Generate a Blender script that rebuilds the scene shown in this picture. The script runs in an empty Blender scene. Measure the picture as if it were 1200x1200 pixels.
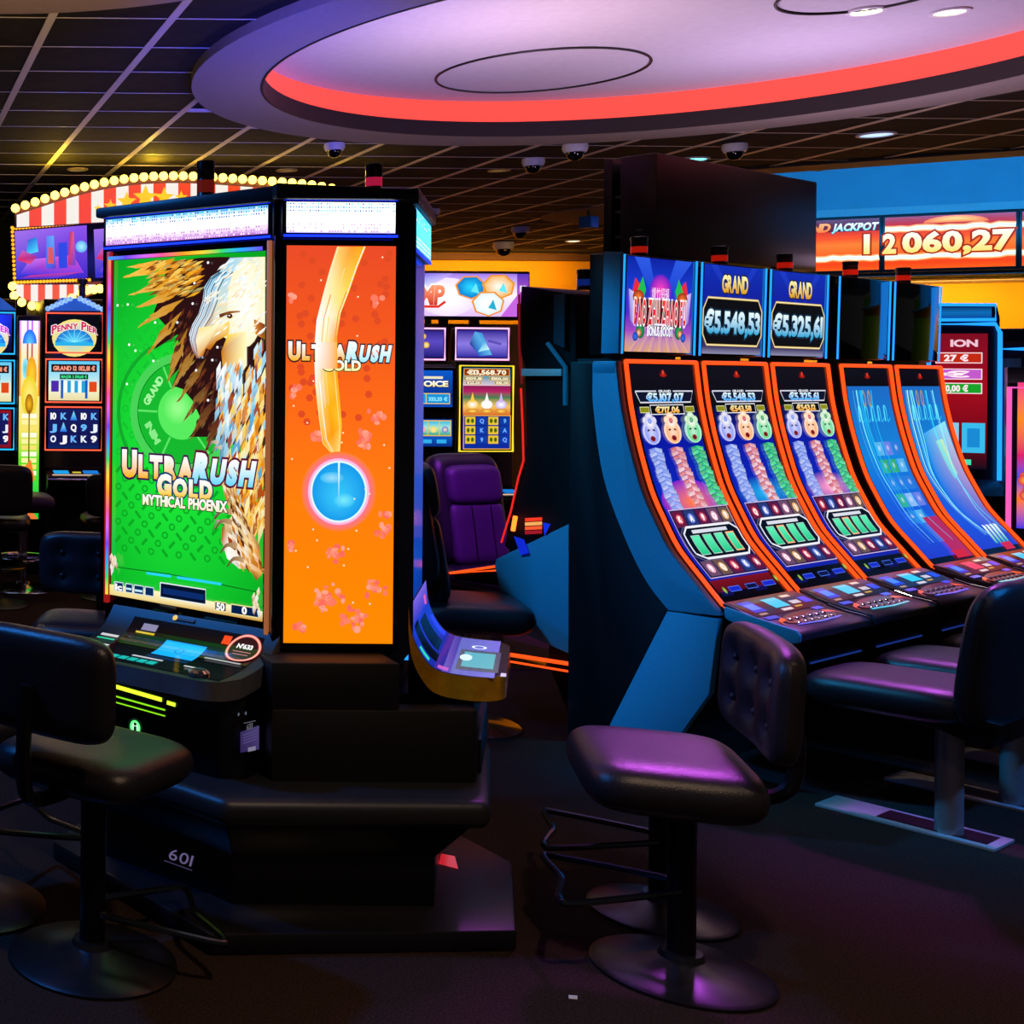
import bpy, bmesh, math, random
from mathutils import Vector, Matrix
random.seed(7)
PI = math.pi
SC = bpy.context.scene
COL = SC.collection

# ------------------------------------------------------------------ camera
F, PPX, PPY, ROLL, CAMH = 1480.0, -145.0, 432.0, math.radians(0.5), 1.6
cam_data = bpy.data.cameras.new('camera')
cam_data.sensor_width = 36.0
cam_data.lens = 36.0 * F / 1200.0
cam_data.shift_x = (600.0 - PPX) / 1200.0
cam_data.shift_y = -(600.0 - PPY) / 1200.0
cam_data.clip_start = 0.05
cam_data.clip_end = 200.0
cam = bpy.data.objects.new('camera', cam_data)
COL.objects.link(cam)
cr, sr = math.cos(ROLL), math.sin(ROLL)
cam.matrix_world = Matrix(((cr, -sr, 0, 0), (0, 0, -1, 0), (sr, cr, 0, CAMH), (0, 0, 0, 1)))
SC.camera = cam

# ------------------------------------------------------------------ world, exposure
world = bpy.data.worlds.new('world')
SC.world = world
world.use_nodes = True
world.node_tree.nodes['Background'].inputs[0].default_value = (0.55, 0.5, 0.52, 1)
world.node_tree.nodes['Background'].inputs[1].default_value = 0.05
SC.view_settings.view_transform = 'Standard'
SC.view_settings.look = 'None'
SC.view_settings.exposure = 0.0
SC.view_settings.gamma = 1.0
SC.view_settings.use_curve_mapping = False
try:
    SC.cycles.use_denoising = True
    SC.cycles.use_light_tree = True
    SC.cycles.sample_clamp_indirect = 4.0
    SC.cycles.max_bounces = 6
    SC.cycles.use_adaptive_sampling = True
    SC.cycles.adaptive_threshold = 0.02
except Exception:
    pass

def srgb(h):
    if isinstance(h, str):
        h = h.lstrip('#')
        v = [int(h[i:i + 2], 16) / 255.0 for i in (0, 2, 4)]
    else:
        v = [x / 255.0 for x in h]
    return tuple(x / 12.92 if x <= 0.04045 else ((x + 0.055) / 1.055) ** 2.4 for x in v)

# ------------------------------------------------------------------ lamps of the room, and lights added for fill and tint
def lamp(name, kind, loc, col, power, size=0.3, rot=None, look=None, spot=None, size_y=None, blend=0.6, spread=180):
    d = bpy.data.lights.new(name, kind)
    d.color = srgb(col)
    d.energy = power
    if kind == 'AREA':
        d.size = size
        d.spread = math.radians(spread)
        if size_y:
            d.shape = 'RECTANGLE'
            d.size_y = size_y
        else:
            d.shape = 'DISK'
    else:
        d.shadow_soft_size = size
    if kind == 'SPOT':
        d.spot_size = math.radians(spot or 80)
        d.spot_blend = blend
    o = bpy.data.objects.new(name, d)
    COL.objects.link(o)
    o.location = loc
    if look is not None:
        o.rotation_euler = (Vector(look) - Vector(loc)).to_track_quat('-Z', 'Y').to_euler()
    elif rot:
        o.rotation_euler = rot
    return o

RC = (4.29, 6.93)          # centre of the round ceiling recess
CEIL = 3.356
# fill lights added above the machine bank to brighten the round recess
lamp('added_dome_fill', 'AREA', (3.45, 6.95, 2.30), '#d4b4cc', 36.0, 0.5, look=(3.7, 6.9, 4.0))
lamp('added_dome_fill', 'AREA', (5.55, 7.45, 2.25), '#c4a8d4', 34.0, 0.5, look=(5.5, 7.3, 4.0))
# added ceiling fills over pod and fairground sign, added violet spot on far chair
lamp('added_ceiling_fill', 'AREA', (1.75, 4.55, 2.25), '#1c34ff', 22.0, 0.5, look=(2.3, 8.0, 3.45), spread=60)
lamp('added_ceiling_fill', 'AREA', (.95, 4.35, 2.25), '#ffcf9a', 16.0, 0.4, look=(.5, 5.3, 3.35), spread=140)
lamp('added_sign_fill', 'POINT', (2.3, 10.55, 3.26), '#ffcf30', 12.0, 0.06)
lamp('added_sign_fill', 'POINT', (1.5, 10.55, 3.18), '#ffcf30', 9.0, 0.06)
lamp('added_spot_violet', 'SPOT', (2.7, 5.3, 3.30), '#b03cff', 1000.0, 0.10, look=(3.35, 7.0, .95), spot=26)
# blue strips on the ledge of the raised ceiling field
for t in (0.6, 2.2, 3.8, 5.4):
    lamp('ledge_blue', 'AREA', (7.45 + .8 * t + .12, 10.95 - .6 * t + .16, 3.62), '#1a9cf0', 48.0, 1.6, look=(7.45 + .8 * t + 1.6, 10.95 - .6 * t + 2.2, 3.85), size_y=.12)
# wall washers over the yellow walls
for x in (4.0, 6.5, 9.0):
    lamp('wall_washer', 'AREA', (x, 17.9, 3.26), '#ffb850', 24.0, 2.2, look=(x, 18.6, 2.6), size_y=.15)
for t in (-2.5, 0.0, 2.5):
    lamp('wall_washer', 'AREA', (10.4 + .847 * t + .532 * .9, 12.6 - .532 * t + .847 * .9, 2.58), '#ffc060', 28.0, 2.0, look=(10.4 + .847 * t + .532 * 1.6, 12.6 - .532 * t + .847 * 1.6, 1.9), size_y=.12)
# spots added without fixtures: coloured ones tint seats, panel, rails; warm ones brighten floor
lamp('added_spot_magenta', 'SPOT', (3.75, 5.75, 3.30), '#d456f4', 420.0, 0.15, look=(2.12, 3.36, .62), spot=15, blend=.8)
lamp('added_spot_magenta', 'SPOT', (4.9, 6.1, 3.30), '#d050ff', 330.0, 0.12, look=(3.75, 4.45, .62), spot=22, blend=.8)
lamp('added_spot_blue', 'SPOT', (-1.2, 4.2, 3.30), '#2a8cff', 260.0, 0.10, look=(.6, 4.1, .5), spot=75)
lamp('added_spot_blue', 'SPOT', (1.0, 5.4, 3.30), '#18a8f0', 420.0, 0.10, look=(3.15, 5.2, 1.0), spot=34)
lamp('added_spot_blue', 'SPOT', (5.6, 3.2, 3.30), '#1a90ff', 330.0, 0.10, look=(3.75, 4.5, .1), spot=30)
for (x, y, e) in ((1.6, 1.6, 110.0), (3.4, 1.8, 45.0), (-.6, 6.8, 50.0), (5.1, 6.0, 40.0)):
    lamp('added_spot_warm', 'SPOT', (x, y, 3.30), '#ffd6b0', e, 0.08, look=(x, y, 0), spot=110, blend=.8)

# ------------------------------------------------------------------ pixel <-> place
CAMO = Vector((0, 0, CAMH))
def ray(x, y):
    dx, dy = x - PPX, y - PPY
    return Vector(((dx * cr + dy * sr) / F, 1.0, (dx * sr - dy * cr) / F))
def at_plane(x, y, p, n):
    r = ray(x, y)
    return CAMO + r * ((Vector(p) - CAMO).dot(Vector(n)) / r.dot(Vector(n)))
def at_z(x, y, z):
    return at_plane(x, y, (0, 0, z), (0, 0, 1))
def at_y(x, y, Y):
    return at_plane(x, y, (0, Y, 0), (0, 1, 0))
def proj(P):
    P = Vector(P) - CAMO
    a, b = P.x / P.y * F, -P.z / P.y * F
    return (PPX + a * cr - b * sr, PPY + a * sr + b * cr)

class Frame:
    """local frame on the floor: x to the right along a front, y towards the back, z up"""
    def __init__(s, o, rz):
        s.o = Vector((o[0], o[1], 0)); s.rz = rz
        s.X = Vector((math.cos(rz), math.sin(rz), 0)); s.Y = Vector((-math.sin(rz), math.cos(rz), 0))
    def loc(s, P):
        d = Vector(P) - s.o
        return Vector((d.dot(s.X), d.dot(s.Y), d.z))
    def wor(s, x, y, z=0):
        return s.o + s.X * x + s.Y * y + Vector((0, 0, z))
    def y(s, px, py, c=0.0):           # point on the plane local y = c  -> (x, z)
        q = s.loc(at_plane(px, py, s.wor(0, c), s.Y)); return (q.x, q.z)
    def x(s, px, py, c=0.0):           # plane local x = c -> (y, z)
        q = s.loc(at_plane(px, py, s.wor(c, 0), s.X)); return (q.y, q.z)
    def z(s, px, py, c=0.0):           # plane z = c -> (x, y)
        q = s.loc(at_z(px, py, c)); return (q.x, q.y)

# ------------------------------------------------------------------ materials
MATS = {}
def mat(name, col, rough=0.5, metal=0.0, emit=None, strength=0.0, noise=0.0, nscale=40.0, bump=0.0, bscale=200.0, spec=0.5, coat=0.0):
    if name in MATS:
        return MATS[name]
    m = bpy.data.materials.new(name)
    m.use_nodes = True
    nt = m.node_tree
    b = nt.nodes['Principled BSDF']
    c = srgb(col)
    b.inputs['Base Color'].default_value = (*c, 1)
    b.inputs['Roughness'].default_value = rough
    b.inputs['Metallic'].default_value = metal
    b.inputs['Specular IOR Level'].default_value = spec
    if coat:
        b.inputs['Coat Weight'].default_value = coat
        b.inputs['Coat Roughness'].default_value = 0.15
    if emit:
        b.inputs['Emission Color'].default_value = (*srgb(emit), 1)
        b.inputs['Emission Strength'].default_value = strength
    if noise or bump:
        tc = nt.nodes.new('ShaderNodeTexCoord')
    if noise:
        n = nt.nodes.new('ShaderNodeTexNoise')
        n.inputs['Scale'].default_value = nscale
        n.inputs['Detail'].default_value = 6
        nt.links.new(tc.outputs['Object'], n.inputs['Vector'])
        mr = nt.nodes.new('ShaderNodeMapRange')
        mr.inputs['From Min'].default_value = 0.3
        mr.inputs['From Max'].default_value = 0.7
        mr.inputs['To Min'].default_value = 1 - noise
        mr.inputs['To Max'].default_value = 1 + noise
        nt.links.new(n.outputs['Fac'], mr.inputs['Value'])
        mx = nt.nodes.new('ShaderNodeMix')
        mx.data_type = 'RGBA'; mx.blend_type = 'MULTIPLY'
        mx.inputs['Factor'].default_value = 1.0
        mx.inputs['A'].default_value = (*c, 1)
        nt.links.new(mr.outputs['Result'], mx.inputs['B'])
        nt.links.new(mx.outputs['Result'], b.inputs['Base Color'])
    if bump:
        n2 = nt.nodes.new('ShaderNodeTexNoise')
        n2.inputs['Scale'].default_value = bscale
        n2.inputs['Detail'].default_value = 4
        nt.links.new(tc.outputs['Object'], n2.inputs['Vector'])
        bp = nt.nodes.new('ShaderNodeBump')
        bp.inputs['Strength'].default_value = bump
        bp.inputs['Distance'].default_value = 0.004
        nt.links.new(n2.outputs['Fac'], bp.inputs['Height'])
        nt.links.new(bp.outputs['Normal'], b.inputs['Normal'])
    MATS[name] = m
    return m

def screen_mat(strength, name=None, rough=0.12, spec=0.5):
    key = name or 'screen_print_%03d' % int(strength * 100)
    if key in MATS:
        return MATS[key]
    m = bpy.data.materials.new(key)
    m.use_nodes = True
    nt = m.node_tree
    b = nt.nodes['Principled BSDF']
    b.inputs['Base Color'].default_value = (0.004, 0.004, 0.005, 1)
    b.inputs['Roughness'].default_value = rough
    b.inputs['Specular IOR Level'].default_value = spec
    a = nt.nodes.new('ShaderNodeAttribute')
    a.attribute_name = 'Col'
    nt.links.new(a.outputs['Color'], b.inputs['Emission Color'])
    b.inputs['Emission Strength'].default_value = strength
    MATS[key] = m
    return m

def glow(name, col, strength):
    return mat(name, '#101010', 0.4, emit=col, strength=strength)

# ------------------------------------------------------------------ objects
def tag(o, label=None, cat=None, group=None, kind=None):
    if label: o['label'] = label
    if cat: o['category'] = cat
    if group: o['group'] = group
    if kind: o['kind'] = kind
    return o
def root(name, label, cat, loc=(0, 0, 0), rz=0.0, group=None):
    o = bpy.data.objects.new(name, None)
    o.empty_display_size = 0.1
    COL.objects.link(o)
    o.location = loc
    o.rotation_euler = (0, 0, rz)
    return tag(o, label, cat, group)
def link(name, me, parent=None, loc=None, rz=None):
    o = bpy.data.objects.new(name, me)
    COL.objects.link(o)
    if parent: o.parent = parent
    if loc is not None: o.location = loc
    if rz is not None: o.rotation_euler = (0, 0, rz)
    return o
def kids(o):
    return [c for c in COL.objects if c.parent == o]
def copy_tree(o, parent=None):
    c = o.copy()
    COL.objects.link(c)
    c.parent = parent
    for ch in list(o.children):
        copy_tree(ch, c)
    return c

class MB:
    def __init__(s):
        s.v = []; s.f = []
    def add(s, vs, fs):
        n = len(s.v)
        s.v += [tuple(v) for v in vs]
        s.f += [tuple(i + n for i in f) for f in fs]
        return s
    def box(s, a, b):
        x0, y0, z0 = [min(p, q) for p, q in zip(a, b)]
        x1, y1, z1 = [max(p, q) for p, q in zip(a, b)]
        return s.add([(x0, y0, z0), (x1, y0, z0), (x1, y1, z0), (x0, y1, z0), (x0, y0, z1), (x1, y0, z1), (x1, y1, z1), (x0, y1, z1)],
                     [(0, 3, 2, 1), (4, 5, 6, 7), (0, 1, 5, 4), (1, 2, 6, 5), (2, 3, 7, 6), (3, 0, 4, 7)])
    def prism(s, poly, z0, z1):                     # plan polygon (x, y)
        n = len(poly)
        vs = [(p[0], p[1], z0) for p in poly] + [(p[0], p[1], z1) for p in poly]
        return s.add(vs, [tuple(range(n))[::-1], tuple(range(n, 2 * n))] + [(i, (i + 1) % n, n + (i + 1) % n, n + i) for i in range(n)])
    def frustum(s, p0, z0, p1, z1):
        n = len(p0)
        vs = [(p[0], p[1], z0) for p in p0] + [(p[0], p[1], z1) for p in p1]
        return s.add(vs, [tuple(range(n))[::-1], tuple(range(n, 2 * n))] + [(i, (i + 1) % n, n + (i + 1) % n, n + i) for i in range(n)])
    def side(s, prof, x0, x1):                      # profile (y, z) extruded along x
        n = len(prof)
        vs = [(x0, p[0], p[1]) for p in prof] + [(x1, p[0], p[1]) for p in prof]
        return s.add(vs, [tuple(range(n)), tuple(range(n, 2 * n))[::-1]] + [(i, n + i, n + (i + 1) % n, (i + 1) % n) for i in range(n)])
    def front(s, poly, y0, y1):                     # elevation polygon (x, z) extruded along y
        n = len(poly)
        vs = [(p[0], y0, p[1]) for p in poly] + [(p[0], y1, p[1]) for p in poly]
        return s.add(vs, [tuple(range(n)), tuple(range(n, 2 * n))[::-1]] + [(i, n + i, n + (i + 1) % n, (i + 1) % n) for i in range(n)])
    def tube(s, pts, r, n=8, closed=False):
        pts = [Vector(p) for p in pts]
        flat = max(p.x for p in pts) - min(p.x for p in pts) < 1e-6
        rings = []
        m = len(pts)
        for i, p in enumerate(pts):
            if closed:
                t = (pts[(i + 1) % m] - pts[i - 1])
            else:
                t = (pts[min(i + 1, m - 1)] - pts[max(i - 1, 0)])
            t.normalize()
            up = Vector((1, 0, 0)) if flat else (Vector((0, 0, 1)) if abs(t.z) < 0.9 else Vector((0, 1, 0)))
            a = t.cross(up).normalized(); b = t.cross(a).normalized()
            rings.append([p + a * (r * math.cos(2 * PI * k / n)) + b * (r * math.sin(2 * PI * k / n)) for k in range(n)])
        vs = [v for rg in rings for v in rg]
        fs = []
        for i in range(m if closed else m - 1):
            j = (i + 1) % m
            fs += [(i * n + k, i * n + (k + 1) % n, j * n + (k + 1) % n, j * n + k) for k in range(n)]
        if not closed:
            fs += [tuple(range(n))[::-1], tuple((m - 1) * n + k for k in range(n))]
        return s.add(vs, fs)
    def lathe(s, prof, n=24, c=(0, 0, 0)):          # profile (r, z)
        vs = []; fs = []
        m = len(prof)
        for r, z in prof:
            vs += [(c[0] + r * math.cos(2 * PI * k / n), c[1] + r * math.sin(2 * PI * k / n), c[2] + z) for k in range(n)]
        for i in range(m - 1):
            fs += [(i * n + k, i * n + (k + 1) % n, (i + 1) * n + (k + 1) % n, (i + 1) * n + k) for k in range(n)]
        fs += [tuple(range(n))[::-1], tuple((m - 1) * n + k for k in range(n))]
        return s.add(vs, fs)
    def disc_y(s, cx, cz, r, y0, y1, n=20, rz=None):  # disc facing the front
        rz = rz or r
        return s.front([(cx + r * math.cos(2 * PI * k / n), cz + rz * math.sin(2 * PI * k / n)) for k in range(n)], y0, y1)
    def ball(s, c, r, nu=10, nv=6):
        prof = [(max(1e-5, r * math.sin(PI * i / nv)), -r * math.cos(PI * i / nv)) for i in range(nv + 1)]
        return s.lathe(prof, nu, c)
    def pillow(s, w, h, t, n=14, power=5.0, edge=6.0, dimples=(), bend=0.0, depth=0.02, sig=0.035, place=None, sag=0.0, flat_back=0.0):
        """puffed cushion in the local xz plane; +t/2 faces -y"""
        N = 2 * n + 1
        def pt(i, j, side):
            u = (i - n) / n; v = (j - n) / n
            # denser towards the rim
            u = math.copysign(1 - (1 - abs(u)) ** 1.5, u); v = math.copysign(1 - (1 - abs(v)) ** 1.5, v)
            m = max(abs(u), abs(v))
            if m < 1e-9:
                x = z = 0.0
            else:
                a, b = u / m, v / m
                k = (abs(a) ** power + abs(b) ** power) ** (-1 / power)
                x, z = u * k * w / 2, v * k * h / 2
            th = t / 2 * math.sqrt(max(0.0, 1 - m ** edge))
            if side > 0:
                for dx, dz in dimples:
                    th -= depth * math.exp(-((x - dx) ** 2 + (z - dz) ** 2) / sig ** 2) * (1 - m ** 8)
                th -= sag * (1 - m * m)
                y = -th
            else:
                y = th * (1 - flat_back)
            y += bend * x * x
            p = Vector((x, y, z))
            return place @ p if place is not None else p
        vs = [pt(i, j, 1) for j in range(N) for i in range(N)]
        back = {}
        for j in range(N):
            for i in range(N):
                if i in (0, N - 1) or j in (0, N - 1):
                    back[(i, j)] = j * N + i
                else:
                    back[(i, j)] = len(vs); vs.append(pt(i, j, -1))
        fs = [(j * N + i, j * N + i + 1, (j + 1) * N + i + 1, (j + 1) * N + i) for j in range(N - 1) for i in range(N - 1)]
        fs += [(back[(i, j)], back[(i, j + 1)], back[(i + 1, j + 1)], back[(i + 1, j)]) for j in range(N - 1) for i in range(N - 1)]
        return s.add(vs, fs)
    def mesh(s, name, material, bevel=0.0, seg=2, smooth=False):
        me = bpy.data.meshes.new(name)
        bm = bmesh.new()
        bv = [bm.verts.new(v) for v in s.v]
        for f in s.f:
            try:
                bm.faces.new([bv[i] for i in f])
            except ValueError:
                pass
        bmesh.ops.recalc_face_normals(bm, faces=bm.faces)
        if bevel:
            es = [e for e in bm.edges if len(e.link_faces) == 2 and e.calc_face_angle(0) > 0.5]
            bmesh.ops.bevel(bm, geom=es, offset=bevel, segments=seg, affect='EDGES', profile=0.5, clamp_overlap=True)
        bm.to_mesh(me)
        bm.free()
        if smooth or bevel:
            for p in me.polygons:
                p.use_smooth = True
            if hasattr(me, 'set_sharp_from_angle'):
                me.set_sharp_from_angle(angle=math.radians(35))
        me.materials.append(material)
        return me
    def build(s, name, material, parent=None, bevel=0.0, seg=2, smooth=False, loc=None, rz=None):
        return link(name, s.mesh(name, material, bevel, seg, smooth), parent, loc, rz)

def lerp(a, b, t):
    return a + (b - a) * t
def mixc(a, b, t):
    return tuple(lerp(x, y, t) for x, y in zip(a, b))
def interp(tab, x):
    for (a, b), (c, d) in zip(tab, tab[1:]):
        if (a <= x <= c) or (a >= x >= c):
            return lerp(b, d, (x - a) / (c - a) if c != a else 0)
    return tab[0][1] if abs(x - tab[0][0]) < abs(x - tab[-1][0]) else tab[-1][1]
def smooth_path(pts, n=8):
    out = []
    P = [Vector(p) for p in pts]
    for i in range(len(P) - 1):
        p0, p1, p2, p3 = P[max(i - 1, 0)], P[i], P[i + 1], P[min(i + 2, len(P) - 1)]
        for k in range(n):
            t = k / n
            out.append(0.5 * ((2 * p1) + (p2 - p0) * t + (2 * p0 - 5 * p1 + 4 * p2 - p3) * t * t + (3 * p1 - p0 - 3 * p2 + p3) * t ** 3))
    out.append(P[-1])
    return out

# ------------------------------------------------------------------ lettering
GL = {}
def make_glyphs():
    chars = "ABCDEFGHIJKLMNOPQRSTUVWXYZabcdefghilnoprstuy0123456789,.€'/#:%" + '爆竹招福'
    tmp = []
    for style, off in (('n', 0.0), ('b', 0.045), ('o', 0.105), ('h', 0.07), ('x', 0.14)):
        for ch in chars:
            if ch in '爆竹招福' and style != 'n':
                continue
            cu = bpy.data.curves.new('t', 'FONT')
            cu.body = ch; cu.size = 1.0; cu.offset = off; cu.resolution_u = 3
            cu.dimensions = '2D'; cu.fill_mode = 'FRONT'
            o = bpy.data.objects.new('t', cu)
            COL.objects.link(o)
            tmp.append((style, ch, o))
    dg = bpy.context.evaluated_depsgraph_get()
    for style, ch, o in tmp:
        me = o.evaluated_get(dg).to_mesh()
        vs = [(v.co.x, v.co.y) for v in me.vertices]
        fs = [tuple(p.vertices) for p in me.polygons]
        GL[(style, ch)] = (vs, fs)
        o.evaluated_get(dg).to_mesh_clear()
    for style, ch, o in tmp:
        cu = o.data
        bpy.data.objects.remove(o)
        bpy.data.curves.remove(cu)
    for ch in chars:
        vs = GL[('n', ch)][0]
        if vs:
            GL[('w', ch)] = (min(v[0] for v in vs), max(v[0] for v in vs))
make_glyphs()

class Art:
    """flat print: coloured polygons in a plane, each a hair in front of the last"""
    STEP = 0.00018
    def __init__(s):
        s.v = []; s.f = []; s.c = []; s.h = []; s.lay = 0
    def _c(s, c):
        return srgb(c) if isinstance(c, str) else c
    def raw(s, vs, fs, cs, step=True):
        n = len(s.v)
        if step: s.lay += 1
        s.v += list(vs); s.f += [tuple(i + n for i in f) for f in fs]
        s.c += list(cs); s.h += [s.lay * s.STEP] * len(vs)
    def poly(s, pts, c, step=True):
        cs = [s._c(k) for k in c] if isinstance(c, list) else [s._c(c)] * len(pts)
        s.raw(pts, [tuple(range(len(pts)))], cs, step)
    def fan(s, pts, cin, cout, ctr=None, step=True):
        ctr = ctr or (sum(p[0] for p in pts) / len(pts), sum(p[1] for p in pts) / len(pts))
        n = len(pts)
        s.raw([ctr] + list(pts), [(0, i + 1, (i + 1) % n + 1) for i in range(n)], [s._c(cin)] + [s._c(cout)] * n, step)
    def grad(s, x0, y0, x1, y1, stops, step=True):   # vertical gradient, stops from bottom to top [(t, colour)]
        vs = []; cs = []; fs = []
        for t, c in stops:
            yy = lerp(y0, y1, t)
            vs += [(x0, yy), (x1, yy)]; cs += [s._c(c)] * 2
        for i in range(len(stops) - 1):
            fs.append((2 * i, 2 * i + 1, 2 * i + 3, 2 * i + 2))
        s.raw(vs, fs, cs, step)
    def rect(s, x0, y0, x1, y1, c, step=True):
        s.poly([(x0, y0), (x1, y0), (x1, y1), (x0, y1)], c, step)
    def frame(s, x0, y0, x1, y1, w, c, step=True):
        s.raw([(x0, y0), (x1, y0), (x1, y1), (x0, y1), (x0 + w, y0 + w), (x1 - w, y0 + w), (x1 - w, y1 - w), (x0 + w, y1 - w)],
              [(0, 1, 5, 4), (1, 2, 6, 5), (2, 3, 7, 6), (3, 0, 4, 7)], [s._c(c)] * 8, step)
    def ell(s, cx, cy, rx, ry, c, cout=None, n=24, step=True, a0=0, a1=2 * PI):
        pts = [(cx + rx * math.cos(a0 + (a1 - a0) * k / n), cy + ry * math.sin(a0 + (a1 - a0) * k / n)) for k in range(n)]
        s.fan(pts, c, cout if cout is not None else c, (cx, cy), step)
    def ring(s, cx, cy, r0x, r0y, r1x, r1y, c, c1=None, n=32, step=True, a0=0.0, a1=2 * PI):
        vs = []; cs = []; fs = []
        full = abs(a1 - a0 - 2 * PI) < 1e-6
        m = n if full else n + 1
        for k in range(m):
            a = a0 + (a1 - a0) * k / n
            vs += [(cx + r0x * math.cos(a), cy + r0y * math.sin(a)), (cx + r1x * math.cos(a), cy + r1y * math.sin(a))]
            cs += [s._c(c), s._c(c1 if c1 is not None else c)]
        for k in range(n):
            j = (k + 1) % m
            fs.append((2 * k, 2 * k + 1, 2 * j + 1, 2 * j))
        s.raw(vs, fs, cs, step)
    def line(s, pts, w, c, w1=None, c1=None, step=True):
        vs = []; cs = []; fs = []
        m = len(pts)
        w1 = w if w1 is None else w1
        for i, p in enumerate(pts):
            a = pts[max(i - 1, 0)]; b = pts[min(i + 1, m - 1)]
            dx, dy = b[0] - a[0], b[1] - a[1]
            L = math.hypot(dx, dy) or 1
            t = i / (m - 1)
            ww = lerp(w, w1, t) / 2
            vs += [(p[0] - dy / L * ww, p[1] + dx / L * ww), (p[0] + dy / L * ww, p[1] - dx / L * ww)]
            col = s._c(c) if c1 is None else mixc(s._c(c), s._c(c1), t)
            cs += [col, col]
        for i in range(m - 1):
            fs.append((2 * i, 2 * i + 1, 2 * i + 3, 2 * i + 2))
        s.raw(vs, fs, cs, step)
    def leaf(s, x0, y0, x1, y1, w, c0, c1, step=False):
        dx, dy = x1 - x0, y1 - y0
        L = math.hypot(dx, dy) or 1
        nx, ny = -dy / L * w / 2, dx / L * w / 2
        m = 0.45
        s.raw([(x0, y0), (x0 + dx * m + nx, y0 + dy * m + ny), (x1, y1), (x0 + dx * m - nx, y0 + dy * m - ny)],
              [(0, 3, 1), (3, 2, 1)], [s._c(c0), mixc(s._c(c0), s._c(c1), .5), s._c(c1), mixc(s._c(c0), s._c(c1), .4)], step)
    def text(s, st, cx, cy, h, c, w=None, style='b', c2=None, shear=0.0, out=None, rot=0.0, gap=0.1, arc=0.0, small=None, outstyle='o'):
        """cap height h, centred at cx, cy; w fits the width; c bottom colour, c2 top colour"""
        pen = 0.0; items = []
        for i, ch in enumerate(st):
            if ch == ' ':
                pen += 0.32; continue
            if ('w', ch) not in GL: continue
            k = 1.0
            if small and i not in small[0]:
                k = small[1]
            a, b = GL[('w', ch)]
            items.append((ch, pen - a * k, k)); pen += (b - a) * k + gap
        tot = max(pen - gap, 1e-3)
        sy = h / 0.72
        sx = (w / tot) if w else sy
        ca, sa = math.cos(rot), math.sin(rot)
        def put(style, cb, ct):
            s.lay += 1
            for ch, px, k in items:
                vs, fs = GL[(style, ch)] if (style, ch) in GL else GL[('n', ch)]
                pts = []; cs = []
                for vx, vy in vs:
                    x = (px + vx * k + shear * vy * k - tot / 2) * sx
                    y = (vy * k - 0.36) * sy
                    if arc:
                        y += arc * (1 - (2 * x / (tot * sx)) ** 2)
                    t = min(1, max(0, vy / 0.72))
                    cs.append(mixc(cb, ct, t))
                    pts.append((cx + x * ca - y * sa, cy + x * sa + y * ca))
                s.raw(pts, fs, cs, False)
        if out:
            put(outstyle, s._c(out), s._c(out))
        put(style, s._c(c), s._c(c2 if c2 else c))
    def build(s, name, material, parent, place, cuts=None, loc=None, rz=None):
        """place(u, v, h) -> local point; cuts = v levels at which faces are divided (curved screens)"""
        me = bpy.data.meshes.new(name)
        if cuts:
            bm = bmesh.new()
            lay = bm.verts.layers.float_color.new('Col')
            bv = []
            for p, c, h in zip(s.v, s.c, s.h):
                v = bm.verts.new((p[0], p[1], h)); v[lay] = (*c, 1); bv.append(v)
            for f in s.f:
                try: bm.faces.new([bv[i] for i in f])
                except ValueError: pass
            for cv in cuts:
                bmesh.ops.bisect_plane(bm, geom=bm.verts[:] + bm.edges[:] + bm.faces[:], plane_co=(0, cv, 0), plane_no=(0, 1, 0))
            bmesh.ops.triangulate(bm, faces=[f for f in bm.faces if len(f.verts) > 4])
            for v in bm.verts:
                v.co = Vector(place(v.co.x, v.co.y, v.co.z))
            bm.to_mesh(me); bm.free()
        else:
            me.from_pydata([tuple(place(p[0], p[1], h)) for p, h in zip(s.v, s.h)], [], s.f)
            a = me.color_attributes.new('Col', 'FLOAT_COLOR', 'POINT')
            flat = []
            for c in s.c: flat += [c[0], c[1], c[2], 1.0]
            a.data.foreach_set('color', flat)
        me.materials.append(material)
        return link(name, me, parent, loc, rz)

def wallplace(y0):
    return lambda u, v, h: (u, y0 - h, v)
# ================================================================== THE SETTING
M = {}
M['carpet'] = mat('carpet', '#3a2c27', 0.95, noise=0.55, nscale=160, bump=0.9, bscale=420, spec=0.1)
M['tile'] = mat('ceiling_tile', '#211e1b', 0.85, noise=0.4, nscale=9, bump=0.25, bscale=120, spec=0.2)
M['bar'] = mat('grid_metal', '#cfc4b2', 0.45, 0.0, noise=0.06)
M['void'] = mat('ceiling_void', '#14120f', 0.9, noise=0.2)
M['soffit'] = mat('soffit_plaster', '#93877a', 0.8, noise=0.06, nscale=30)
M['lip'] = mat('soffit_lip', '#1a120f', 0.6, noise=0.1)
M['dome'] = mat('dome_plaster', '#c9c3cb', 0.8, noise=0.04, nscale=20)
M['yellow'] = mat('yellow_wall', '#f0b000', 0.7, noise=0.05, nscale=3)
M['darkwall'] = mat('dark_wall', '#151a26', 0.7, noise=0.1, nscale=4)
M['bluewall'] = mat('recess_plaster', '#8fa9b8', 0.8, noise=0.04, nscale=5)
M['trimw'] = mat('trim_plaster', '#b5b6b8', 0.7, noise=0.04)
M['redcove'] = glow('cove_led', '#ff3a30', 1.6)

def struct(mb, name, m, parent=None, **k):
    o = mb.build(name, m, parent, **k)
    if parent is None:
        o['kind'] = 'structure'
    return o

struct(MB().box((-8, -4, -0.1), (22, 24, 0)), 'floor', M['carpet'])

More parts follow.
